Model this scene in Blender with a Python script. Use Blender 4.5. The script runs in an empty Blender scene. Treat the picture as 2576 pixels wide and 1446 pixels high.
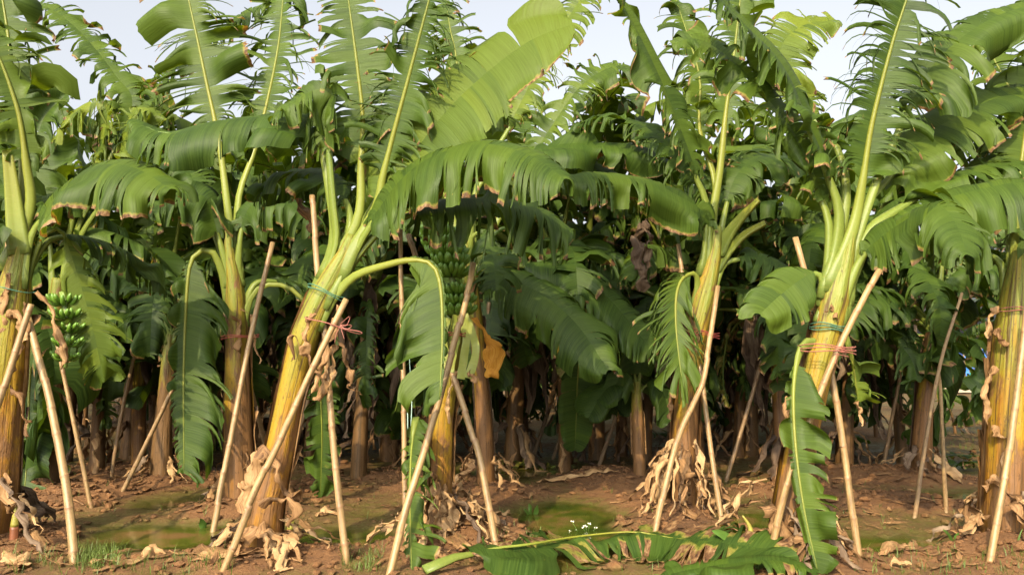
import bpy, math, random
import numpy as np
from mathutils import Vector, noise

R = math.radians
scene = bpy.context.scene
col = scene.collection
rnd = random.Random(7)

# ------------------------------------------------------------------ camera
FPX, CX, CY, HOR, CAMH = 2003.0, 1288.0, 723.0, 890.0, 1.45   # in a 2576 px wide picture
PITCH = math.atan((HOR - CY) / FPX)
cd = bpy.data.cameras.new('camera')
cam = bpy.data.objects.new('camera', cd)
col.objects.link(cam)
cam.location = (0, 0, CAMH)
cam.rotation_euler = (R(90) + PITCH, 0, 0)
cd.sensor_width = 36.0
cd.lens = 36.0 * FPX / 2576.0
cd.clip_start = 0.05
cd.clip_end = 2000
scene.camera = cam

# ------------------------------------------------------------------ light
SUN_EL, SUN_AZ = R(36), R(200)          # azimuth clockwise from +Y: behind the camera, a little to the left
w = bpy.data.worlds.new('World')
scene.world = w
w.use_nodes = True
nt = w.node_tree
nt.nodes.clear()
sky = nt.nodes.new('ShaderNodeTexSky')
sky.sky_type = 'NISHITA'
sky.sun_disc = False
sky.sun_elevation = SUN_EL
sky.sun_rotation = SUN_AZ
sky.altitude = 0
sky.air_density = 1.0
sky.dust_density = 8.0
sky.ozone_density = 1.0
hsv = nt.nodes.new('ShaderNodeHueSaturation')
hsv.inputs['Saturation'].default_value = 0.27      # hazy, milky sky
hsv.inputs['Value'].default_value = 1.55
bg = nt.nodes.new('ShaderNodeBackground')
bg.inputs['Strength'].default_value = 0.15
wo = nt.nodes.new('ShaderNodeOutputWorld')
nt.links.new(sky.outputs[0], hsv.inputs['Color'])
nt.links.new(hsv.outputs[0], bg.inputs['Color'])
nt.links.new(bg.outputs[0], wo.inputs['Surface'])
sl = bpy.data.lights.new('sun', 'SUN')
sl.energy = 5.0
sl.angle = R(0.6)
sl.color = (1.0, 0.81, 0.53)
sun = bpy.data.objects.new('sun', sl)
col.objects.link(sun)
sp = Vector((math.sin(SUN_AZ) * math.cos(SUN_EL), math.cos(SUN_AZ) * math.cos(SUN_EL), math.sin(SUN_EL)))
sun.rotation_euler = sp.to_track_quat('Z', 'Y').to_euler()
sun.location = (-6, -10, 12)
scene.view_settings.view_transform = 'Standard'
scene.view_settings.look = 'None'
scene.view_settings.gamma = 1.0
scene.view_settings.use_curve_mapping = False
scene.view_settings.exposure = 0.62
scene.cycles.max_bounces = 8
scene.cycles.transparent_max_bounces = 4

# ------------------------------------------------------------------ pixel helpers
FW = Vector((0, math.cos(PITCH), math.sin(PITCH)))
UP = Vector((0, -math.sin(PITCH), math.cos(PITCH)))


def ray(px, py):
    return FW + UP * ((CY - py) / FPX) + Vector(((px - CX) / FPX, 0, 0))


def at(px, py, d):
    r = ray(px, py)
    return Vector((0, 0, CAMH)) + r * (d / r.y)


def flat(px, py, z=0.0):
    r = ray(px, py)
    return Vector((0, 0, CAMH)) + r * ((z - CAMH) / r.z)


# ------------------------------------------------------------------ terrain height
BASES = {}        # plant name -> base pixel
for k, px, py in (('A', -25, 1345), ('B', 605, 1262), ('C', 662, 1372), ('D', 1108, 1335), ('D2', 1222, 1228),
                  ('E', 1722, 1268), ('F', 1978, 1385), ('H', 2530, 1352), ('I', 2325, 1190), ('J', 1612, 1206),
                  ('K', 352, 1175), ('L', 402, 1205), ('T', 130, 1225)):
    p = flat(px, py, 0.07)
    BASES[k] = (p.x, p.y)
MOUNDS = [(x, y, 0.62, 0.12) for x, y in BASES.values()]
MOUNDS += [(flat(px, py).x, flat(px, py).y, r_, a_) for px, py, r_, a_ in
           ((180, 1260, .5, .10), (1500, 1200, .6, .10), (2150, 1200, .7, .10), (2440, 1400, .5, .09),
            (1230, 1345, .45, .09), (1980, 1235, .6, .08), (2330, 1270, .6, .09), (760, 1230, .6, .04),
            (1560, 1340, .45, .05), (1000, 1200, .6, .04))]
PONDS = [(flat(px, py).x, flat(px, py).y, rx, ry, d_) for px, py, rx, ry, d_ in
         ((450, 1345, .62, .42, .16), (860, 1352, .55, .30, .17), (1430, 1300, .38, .75, .18), (1470, 1350, .28, .4, .14),
          (1900, 1305, .42, .40, .20), (2290, 1365, .62, .26, .18), (1290, 1180, .7, .5, .12), (480, 1255, .6, .5, .08),
          (2430, 1245, .5, .5, .13), (2020, 1130, .9, .5, .08))]
WATER_Z = -0.022


def hgt(x, y):
    h = 0.0
    if y < 16:
        for mx, my, r_, a_ in MOUNDS:
            q = ((x - mx) ** 2 + (y - my) ** 2) / (r_ * r_)
            if q < 6:
                h += a_ * math.exp(-q * 1.3)
        for mx, my, rx, ry, d_ in PONDS:
            q = ((x - mx) / rx) ** 2 + ((y - my) / ry) ** 2
            if q < 6:
                q *= 1 + .55 * noise.noise((x * 2.3 + 5, y * 2.3, mx))
                h -= d_ * math.exp(-q * 1.1)
    k = 1.0 if y < 14 else max(0.25, 1 - (y - 14) / 30)
    h += 0.045 * k * noise.noise((x * .8, y * .8, 1.3))
    if y < 15:
        h += 0.034 * noise.noise((x * 2.7, y * 2.7, 4.3)) + 0.017 * noise.noise((x * 8, y * 8, 2.1))
        n3 = noise.noise((x * 21, y * 21, 7.7))
        h += 0.012 * n3 * abs(n3) * 2
    return h


def G(px, py):
    """point where the pixel's ray meets the modelled ground"""
    o = Vector((0, 0, CAMH))
    r = ray(px, py)
    if r.z >= -1e-4:
        return flat(px, HOR + 12)
    z = 0.0
    for _ in range(14):
        p = o + r * ((z - CAMH) / r.z)
        z = 0.5 * z + 0.5 * hgt(p.x, p.y)
    return o + r * ((z - CAMH) / r.z)


# ------------------------------------------------------------------ materials
def new_mat(name):
    m = bpy.data.materials.new(name)
    m.use_nodes = True
    t = m.node_tree
    t.nodes.clear()
    return m, t, t.nodes.new, t.links.new


def ramp(t, fac, stops):
    n = t.nodes.new('ShaderNodeValToRGB')
    e = n.color_ramp.elements
    while len(e) < len(stops):
        e.new(0.5)
    for el, (p, c) in zip(e, stops):
        el.position = p
        el.color = (*c, 1) if len(c) == 3 else c
    t.links.new(fac, n.inputs[0])
    return n.outputs[0]


def nz(t, vec, scale, detail=4, rough=.6, dist=0.0):
    n = t.nodes.new('ShaderNodeTexNoise')
    n.inputs['Scale'].default_value = scale
    n.inputs['Detail'].default_value = detail
    n.inputs['Roughness'].default_value = rough
    n.inputs['Distortion'].default_value = dist
    if vec is not None:
        t.links.new(vec, n.inputs['Vector'])
    return n.outputs[0]


def mapping(t, vec, scale):
    n = t.nodes.new('ShaderNodeMapping')
    n.inputs['Scale'].default_value = scale
    t.links.new(vec, n.inputs['Vector'])
    return n.outputs[0]


def mix(t, fac, a, b, mode='MIX'):
    n = t.nodes.new('ShaderNodeMix')
    n.data_type = 'RGBA'
    n.blend_type = mode
    for s, v in ((0, fac), (6, a), (7, b)):
        if isinstance(v, (int, float)):
            n.inputs[s].default_value = v
        elif isinstance(v, tuple):
            n.inputs[s].default_value = (*v, 1)
        else:
            t.links.new(v, n.inputs[s])
    return n.outputs[2]


def math_n(t, op, a, b=0.0, clamp=False):
    n = t.nodes.new('ShaderNodeMath')
    n.operation = op
    n.use_clamp = clamp
    for s, v in ((0, a), (1, b)):
        if isinstance(v, (int, float)):
            n.inputs[s].default_value = v
        else:
            t.links.new(v, n.inputs[s])
    return n.outputs[0]


def objcol(t):
    oi = t.nodes.new('ShaderNodeObjectInfo')
    s = t.nodes.new('ShaderNodeSeparateColor')
    t.links.new(oi.outputs['Color'], s.inputs[0])
    return s.outputs[0], s.outputs[1], s.outputs[2]


def attr(t, name):
    n = t.nodes.new('ShaderNodeAttribute')
    n.attribute_name = name
    return n.outputs['Fac']


def bump(t, h, strength, dist=.01):
    n = t.nodes.new('ShaderNodeBump')
    n.inputs['Strength'].default_value = strength
    n.inputs['Distance'].default_value = dist
    t.links.new(h, n.inputs['Height'])
    return n.outputs[0]


def leaf_material():
    m, t, N, K = new_mat('banana_leaf')
    out = N('ShaderNodeOutputMaterial')
    uv = N('ShaderNodeUVMap').outputs[0]
    tone, odry, orn = objcol(t)
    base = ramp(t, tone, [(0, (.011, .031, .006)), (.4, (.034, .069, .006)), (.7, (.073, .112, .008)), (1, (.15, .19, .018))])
    base = mix(t, 1.0, base, ramp(t, attr(t, 'strip'), [(0, (.55, .62, .75)), (.5, (1, 1, 1)), (1, (1.5, 1.32, .95))]), 'MULTIPLY')  # random tone per ribbon, painted stand-in for shading between folded, twisted strips
    veins = nz(t, mapping(t, uv, (70, 1.5, 1)), 1, 3, .7)
    broad = nz(t, mapping(t, uv, (9, 1.2, 1)), 1, 3)
    c = mix(t, ramp(t, veins, [(.38, (0, 0, 0)), (.64, (1, 1, 1))]), mix(t, 1.0, base, (.78, .8, .85), 'MULTIPLY'), mix(t, .34, base, (.085, .14, .028)))
    c = mix(t, ramp(t, broad, [(.4, (0, 0, 0)), (.75, (.55, .55, .55))]), c, mix(t, .5, c, (.10, .15, .018)))
    # dead, brown margins
    dry = attr(t, 'dry')
    bl = nz(t, mapping(t, uv, (14, 7, 1)), 1, 4)
    d1 = math_n(t, 'ADD', dry, math_n(t, 'MULTIPLY', math_n(t, 'SUBTRACT', bl, .55), 1.5))
    d2 = math_n(t, 'ADD', d1, math_n(t, 'SUBTRACT', math_n(t, 'MULTIPLY', odry, 1.5), 0.0))
    yel = ramp(t, d2, [(.25, (0, 0, 0)), (.45, (1, 1, 1))])
    brn = ramp(t, d2, [(.42, (0, 0, 0)), (.62, (1, 1, 1))])
    c = mix(t, yel, c, (.20, .19, .035))
    bc = ramp(t, nz(t, mapping(t, uv, (30, 12, 1)), 1, 4), [(.36, (.05, .028, .016)), (.5, (.15, .078, .035)), (.66, (.31, .20, .10))])
    c = mix(t, brn, c, bc)
    p = N('ShaderNodeBsdfPrincipled')
    K(c, p.inputs['Base Color'])
    p.inputs['Roughness'].default_value = .52
    p.inputs['Specular IOR Level'].default_value = .22
    hh = math_n(t, 'ADD', veins, math_n(t, 'MULTIPLY', broad, 1.4))
    nrm = bump(t, hh, .5, .008)
    K(nrm, p.inputs['Normal'])
    tr = N('ShaderNodeBsdfTranslucent')
    tc = mix(t, 1.0, c, (1.7, 1.5, .4), 'MULTIPLY')
    K(tc, tr.inputs['Color'])
    ms = N('ShaderNodeMixShader')
    ms.inputs[0].default_value = .36
    K(p.outputs[0], ms.inputs[1])
    K(tr.outputs[0], ms.inputs[2])
    K(ms.outputs[0], out.inputs[0])
    return m


def rib_material():
    m, t, N, K = new_mat('leaf_midrib')
    out = N('ShaderNodeOutputMaterial')
    uv = N('ShaderNodeUVMap').outputs[0]
    tone, odry, orn = objcol(t)
    a = attr(t, 'dry')
    c = ramp(t, a, [(0, (.088, .120, .024)), (.25, (.135, .158, .022)), (.5, (.14, .138, .016)), (1, (.10, .118, .015))])
    c = mix(t, math_n(t, 'SUBTRACT', 1.0, tone, True), c, mix(t, math_n(t, 'MULTIPLY', a, 1.6, True), c, (.07, .12, .022)))
    st = nz(t, mapping(t, uv, (6, 60, 1)), 1, 3)
    c = mix(t, ramp(t, st, [(.5, (0, 0, 0)), (.8, (.6, .6, .6))]), c, (.19, .20, .04))
    sp_ = nz(t, mapping(t, uv, (25, 40, 1)), 1, 5)
    c = mix(t, ramp(t, sp_, [(.62, (0, 0, 0)), (.72, (.8, .8, .8))]), c, (.16, .09, .03))
    c = mix(t, ramp(t, odry, [(.3, (0, 0, 0)), (.6, (1, 1, 1))]), c, (.36, .2, .08))
    p = N('ShaderNodeBsdfPrincipled')
    K(c, p.inputs['Base Color'])
    p.inputs['Roughness'].default_value = .42
    p.inputs['Specular IOR Level'].default_value = .22
    K(bump(t, st, .3, .004), p.inputs['Normal'])
    K(p.outputs[0], out.inputs[0])
    return m


def stem_material():
    m, t, N, K = new_mat('banana_pseudostem')
    out = N('ShaderNodeOutputMaterial')
    uv = N('ShaderNodeUVMap').outputs[0]
    tone, odry, orn = objcol(t)
    h = attr(t, 'dry')                       # 0 at the foot, 1 at the crown
    st = nz(t, mapping(t, uv, (9, 1.6, 1)), 1, 4, .65, .6)
    fine = nz(t, mapping(t, uv, (45, 3, 1)), 1, 3)
    g = math_n(t, 'ADD', h, math_n(t, 'MULTIPLY', math_n(t, 'SUBTRACT', st, .5), 1.5))
    c = ramp(t, g, [(0, (.105, .046, .012)), (.22, (.20, .092, .011)), (.45, (.235, .145, .010)), (.68, (.175, .150, .014)), (1, (.12, .150, .020))])
    c = mix(t, ramp(t, fine, [(.45, (0, 0, 0)), (.75, (.7, .7, .7))]), c, mix(t, .5, c, (.23, .145, .035)))
    br = nz(t, mapping(t, uv, (5, 1.3, 1)), 1, 5, .7, .4)
    thr = math_n(t, 'ADD', br, math_n(t, 'SUBTRACT', math_n(t, 'MULTIPLY', odry, .38), math_n(t, 'MULTIPLY', math_n(t, 'MULTIPLY', h, h), .28)))
    c = mix(t, ramp(t, thr, [(.49, (0, 0, 0)), (.56, (1, 1, 1))]), c, mix(t, fine, (0.061, 0.032, 0.014), (0.209, 0.104, 0.036)))
    ed = nz(t, mapping(t, uv, (13, .30, 1)), 1, 1, .5, .3)
    edl = ramp(t, math_n(t, 'ABSOLUTE', math_n(t, 'SUBTRACT', ed, .5)), [(.006, (.85, .85, .85)), (.022, (0, 0, 0))])
    c = mix(t, edl, c, (.06, .032, .012))
    bk = nz(t, mapping(t, uv, (16, 6, 1)), 1, 6, .75)
    c = mix(t, ramp(t, bk, [(.58, (0, 0, 0)), (.66, (.85, .85, .85))]), c, (.055, .028, .012))
    gr_ = ramp(t, math_n(t, 'SUBTRACT', odry, .45), [(0, (0, 0, 0)), (.35, (.85, .85, .85))])
    c = mix(t, gr_, c, mix(t, br, (0.028, 0.021, 0.010), (0.093, 0.069, 0.026)))
    sp_ = nz(t, mapping(t, uv, (50, 26, 1)), 1, 4)
    c = mix(t, ramp(t, sp_, [(.60, (0, 0, 0)), (.7, (.9, .9, .9))]), c, (.05, .028, .012))
    p = N('ShaderNodeBsdfPrincipled')
    K(c, p.inputs['Base Color'])
    p.inputs['Roughness'].default_value = .5
    p.inputs['Specular IOR Level'].default_value = .25
    K(bump(t, math_n(t, 'ADD', fine, math_n(t, 'MULTIPLY', br, 2.0)), .8, .012), p.inputs['Normal'])
    K(p.outputs[0], out.inputs[0])
    return m


def dry_material(name, lo, mid, hi):
    m, t, N, K = new_mat(name)
    out = N('ShaderNodeOutputMaterial')
    uv = N('ShaderNodeUVMap').outputs[0]
    tone, odry, orn = objcol(t)
    st = nz(t, mapping(t, uv, (110, 3, 1)), 1, 4)
    bl = nz(t, mapping(t, uv, (8, 5, 1)), 1, 4)
    f = math_n(t, 'ADD', math_n(t, 'MULTIPLY', st, .5), math_n(t, 'ADD', math_n(t, 'MULTIPLY', bl, .5), math_n(t, 'MULTIPLY', math_n(t, 'SUBTRACT', tone, .5), .35)))
    c = ramp(t, f, [(.36, lo), (.5, mid), (.64, hi)])
    p = N('ShaderNodeBsdfPrincipled')
    K(c, p.inputs['Base Color'])
    p.inputs['Roughness'].default_value = .7
    p.inputs['Specular IOR Level'].default_value = .25
    K(bump(t, f, .7, .01), p.inputs['Normal'])
    tr = N('ShaderNodeBsdfTranslucent')
    K(c, tr.inputs['Color'])
    ms = N('ShaderNodeMixShader')
    ms.inputs[0].default_value = .2
    K(p.outputs[0], ms.inputs[1])
    K(tr.outputs[0], ms.inputs[2])
    K(ms.outputs[0], out.inputs[0])
    return m


def bamboo_material():
    m, t, N, K = new_mat('bamboo')
    out = N('ShaderNodeOutputMaterial')
    uv = N('ShaderNodeUVMap').outputs[0]
    tone, odry, orn = objcol(t)
    st = nz(t, mapping(t, uv, (40, 2.5, 1)), 1, 4)
    bl = nz(t, mapping(t, uv, (9, 4, 1)), 1, 6, .75)
    c = ramp(t, math_n(t, 'ADD', math_n(t, 'MULTIPLY', st, .45), math_n(t, 'MULTIPLY', bl, .55)),
             [(.38, (.075, .045, .018)), (.49, (.215, .135, .050)), (.62, (.32, .22, .095))])
    c = mix(t, tone, mix(t, .65, c, (.15, .10, .065)), c)
    c = mix(t, attr(t, 'dry'), c, (.17, .09, .04))
    p = N('ShaderNodeBsdfPrincipled')
    K(c, p.inputs['Base Color'])
    p.inputs['Roughness'].default_value = .5
    K(bump(t, st, .3, .004), p.inputs['Normal'])
    K(p.outputs[0], out.inputs[0])
    return m


def simple(name, c, rough=.6, var=.3, scale=20, trans=0.0):
    m, t, N, K = new_mat(name)
    out = N('ShaderNodeOutputMaterial')
    tc = N('ShaderNodeTexCoord')
    n = nz(t, tc.outputs['Object'], scale, 4)
    cc = ramp(t, n, [(.3, tuple(v * (1 - var) for v in c)), (.7, tuple(min(1, v * (1 + var)) for v in c))])
    p = N('ShaderNodeBsdfPrincipled')
    K(cc, p.inputs['Base Color'])
    p.inputs['Roughness'].default_value = rough
    if trans:
        tr = N('ShaderNodeBsdfTranslucent')
        K(cc, tr.inputs['Color'])
        ms = N('ShaderNodeMixShader')
        ms.inputs[0].default_value = trans
        K(p.outputs[0], ms.inputs[1])
        K(tr.outputs[0], ms.inputs[2])
        K(ms.outputs[0], out.inputs[0])
    else:
        K(p.outputs[0], out.inputs[0])
    return m


def soil_material():
    m, t, N, K = new_mat('soil')
    out = N('ShaderNodeOutputMaterial')
    tc = N('ShaderNodeTexCoord').outputs['Object']
    a = nz(t, tc, 1.1, 6, .6)
    b = nz(t, tc, 13, 6, .7)
    f = nz(t, tc, 60, 5, .7)
    s = math_n(t, 'ADD', math_n(t, 'MULTIPLY', a, .45), math_n(t, 'MULTIPLY', b, .55))
    c = ramp(t, s, [(.36, (.046, .021, .008)), (.5, (.115, .053, .019)), (.64, (.185, .092, .036))])
    c = mix(t, ramp(t, f, [(.4, (0, 0, 0)), (.75, (.55, .55, .55))]), c, (.20, .105, .042))
    # mossy film on low damp ground
    geo = N('ShaderNodeNewGeometry')
    sx = N('ShaderNodeSeparateXYZ')
    K(geo.outputs['Position'], sx.inputs[0])
    low = math_n(t, 'ADD', math_n(t, 'MULTIPLY_ADD' if False else 'MULTIPLY', math_n(t, 'SUBTRACT', sx.outputs[2], .032), -9), math_n(t, 'MULTIPLY', math_n(t, 'SUBTRACT', b, .5), 1.4))
    lowm = ramp(t, low, [(.0, (0, 0, 0)), (.5, (.75, .75, .75))])
    c = mix(t, lowm, c, (.055, .062, .010))
    p = N('ShaderNodeBsdfPrincipled')
    K(c, p.inputs['Base Color'])
    K(ramp(t, low, [(-.0, (.92, .92, .92)), (.6, (.45, .45, .45))]), p.inputs['Roughness'])
    p.inputs['Specular IOR Level'].default_value = .3
    hh = math_n(t, 'ADD', math_n(t, 'MULTIPLY', b, .8), math_n(t, 'MULTIPLY', f, .35))
    K(bump(t, hh, .9, .035), p.inputs['Normal'])
    K(p.outputs[0], out.inputs[0])
    return m


def water_material():
    m, t, N, K = new_mat('pond_water')
    out = N('ShaderNodeOutputMaterial')
    tc = N('ShaderNodeTexCoord').outputs['Object']
    a = nz(t, tc, 2.2, 5, .6, .6)
    c = ramp(t, a, [(.35, (.03, .048, .006)), (.5, (.07, .078, .010)), (.62, (.14, .085, .03))])
    p = N('ShaderNodeBsdfPrincipled')
    K(c, p.inputs['Base Color'])
    p.inputs['Roughness'].default_value = .12
    p.inputs['Specular IOR Level'].default_value = .35
    K(bump(t, nz(t, tc, 7, 2), .06, .02), p.inputs['Normal'])
    dep = math_n(t, 'ADD', attr(t, 'dry'), math_n(t, 'MULTIPLY', math_n(t, 'SUBTRACT', nz(t, tc, 9, 4), .5), .05))
    fac = ramp(t, math_n(t, 'MULTIPLY', dep, 10), [(0, (.12, .12, .12)), (.6, (.95, .95, .95))])
    tr = N('ShaderNodeBsdfTransparent')
    ms = N('ShaderNodeMixShader')
    K(fac, ms.inputs[0])
    K(tr.outputs[0], ms.inputs[1])
    K(p.outputs[0], ms.inputs[2])
    K(ms.outputs[0], out.inputs[0])
    return m


M = dict(
    leaf=leaf_material(), rib=rib_material(), stem=stem_material(), bamboo=bamboo_material(),
    dry=dry_material('dry_leaf', (.075, .037, .016), (.25, .14, .058), (.40, .26, .125)),
    grey=dry_material('old_dry_leaf', (.045, .028, .018), (.11, .072, .044), (.21, .15, .095)),
    orange=dry_material('orange_dead_leaf', (.26, .11, .015), (.42, .19, .018), (.52, .28, .045)),
    soil=soil_material(), water=water_material(),
    green_cord=simple('green_cord', (.05, .15, .10), .5, .1), red_cord=simple('red_cord', (.24, .045, .035), .5, .1),
    pink_cord=simple('pink_cord', (.27, .095, .07), .5, .1), pale_cord=simple('pale_cord', (.35, .52, .45), .5, .1),
    banana=simple('green_banana', (.085, .175, .016), .45, .25, 30), bunch=simple('fruit_stalk', (.13, .19, .04), .5, .2, 12),
    grass=simple('grass', (.085, .125, .018), .6, .35, 3, .3), weed=simple('weed_leaf', (.07, .14, .018), .5, .25, 9, .3),
    flower=simple('white_flower', (.75, .74, .66), .6, .05), shoot=simple('shoot', (.20, .18, .03), .5, .2, 20),
    shoot_red=simple('shoot_base', (.15, .05, .018), .5, .2, 20),
    bark=simple('bark', (.12, .085, .055), .9, .3, 8), tree_leaf=simple('tree_leaf', (.075, .135, .03), .6, .4, 1.2, .3),
    sand=simple('sand', (.40, .29, .19), .95, .15, 2),
    teal=simple('teal_net', (.04, .42, .36), .5, .2, 6), blue=simple('blue_net', (.025, .13, .42), .5, .25, 6), navy=simple('dark_blue_net', (.02, .05, .18), .5, .25, 6),
)

# ------------------------------------------------------------------ mesh building
ORG = [Vector((0, 0, 0))]


def mk_mesh(name, V, F, mat, at_=None, uv=None, rt=None, smooth=True):
    me = bpy.data.meshes.new(name)
    V = np.asarray(V, dtype=np.float64) - np.array(ORG[0])
    me.from_pydata(V.tolist(), [], F)
    if at_ is not None:
        a = me.attributes.new('dry', 'FLOAT', 'POINT')
        a.data.foreach_set('value', np.asarray(at_, dtype=np.float32))
    if rt is not None:
        a = me.attributes.new('strip', 'FLOAT', 'POINT')
        a.data.foreach_set('value', np.asarray(rt, dtype=np.float32))
    if uv is not None:
        ul = me.uv_layers.new(name='UVMap')
        li = np.zeros(len(me.loops), dtype=np.int32)
        me.loops.foreach_get('vertex_index', li)
        ul.data.foreach_set('uv', np.asarray(uv, dtype=np.float32)[li].ravel())
    if smooth:
        me.polygons.foreach_set('use_smooth', [True] * len(me.polygons))
    me.materials.append(mat)
    me.update()
    return me


def obj(name, me, parent=None, color=(.5, 0, .5)):
    o = bpy.data.objects.new(name, me)
    col.objects.link(o)
    o.parent = parent
    o.color = (*color, 1)
    return o


def tag(o, label=None, cat=None, group=None, kind=None):
    if label: o['label'] = label
    if cat: o['category'] = cat
    if group: o['group'] = group
    if kind: o['kind'] = kind
    return o


def thing(name, loc, label, cat, group=None):
    o = bpy.data.objects.new(name, None)
    col.objects.link(o)
    o.location = loc
    o.empty_display_size = .2
    ORG[0] = Vector(loc)
    return tag(o, label, cat, group)


def spline(P, n):
    """Catmull-Rom through P resampled to n points at even arc length"""
    P = [np.array(p, dtype=float) for p in P]
    if len(P) == 2:
        P = [P[0], (P[0] + P[1]) / 2, P[1]]
    Q = [2 * P[0] - P[1]] + P + [2 * P[-1] - P[-2]]
    out = []
    for i in range(1, len(Q) - 2):
        p0, p1, p2, p3 = Q[i - 1:i + 3]
        for k in range(14):
            t = k / 14
            out.append(.5 * ((2 * p1) + (-p0 + p2) * t + (2 * p0 - 5 * p1 + 4 * p2 - p3) * t * t + (-p0 + 3 * p1 - 3 * p2 + p3) * t ** 3))
    out.append(P[-1])
    out = np.array(out)
    s = np.concatenate([[0], np.cumsum(np.linalg.norm(np.diff(out, axis=0), axis=1))])
    u = np.linspace(0, s[-1], n)
    return np.stack([np.interp(u, s, out[:, k]) for k in range(3)], axis=1), s[-1]


def nrmz(a):
    return a / np.maximum(np.linalg.norm(a, axis=-1, keepdims=True), 1e-9)


def frames(C, hint):
    T = nrmz(np.gradient(C, axis=0))
    hint = nrmz(np.array(hint, dtype=float))
    N = np.zeros_like(T)
    prev = None
    for i, t in enumerate(T):
        p = hint - t * np.dot(hint, t)
        if prev is not None:
            q = prev - t * np.dot(prev, t)
            p = p * .25 + nrmz(q) * .75 if np.linalg.norm(p) > .12 else q
        prev = nrmz(p)
        N[i] = prev
    S = nrmz(np.cross(T, N))
    return T, N, S


def tube(C, rad, sides=10, hint=(0, -1, .2), prof=None, uvw=1.0, cap=True):
    n = len(C)
    T, N, S = frames(C, hint)
    rad = np.broadcast_to(np.asarray(rad, dtype=float), (n,))
    L = np.concatenate([[0], np.cumsum(np.linalg.norm(np.diff(C, axis=0), axis=1))])
    V, UV = [], []
    for i in range(n):
        for k in range(sides + 1):
            a = 2 * math.pi * k / sides
            if prof is None:
                x, y = math.cos(a), math.sin(a)
            else:
                x, y = prof(a, i / (n - 1))
            V.append(C[i] + rad[i] * (S[i] * x + N[i] * y))
            UV.append((k / sides * uvw, L[i]))
    F = []
    w_ = sides + 1
    for i in range(n - 1):
        for k in range(sides):
            a = i * w_ + k
            F.append((a, a + 1, a + w_ + 1, a + w_))
    if cap:
        F.append(tuple(range(sides - 1, -1, -1)))
        F.append(tuple((n - 1) * w_ + k for k in range(sides)))
    return V, F, UV


def smooth01(a, b, x):
    t = np.clip((x - a) / max(b - a, 1e-6), 0, 1)
    return t * t * (3 - 2 * t)


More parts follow.
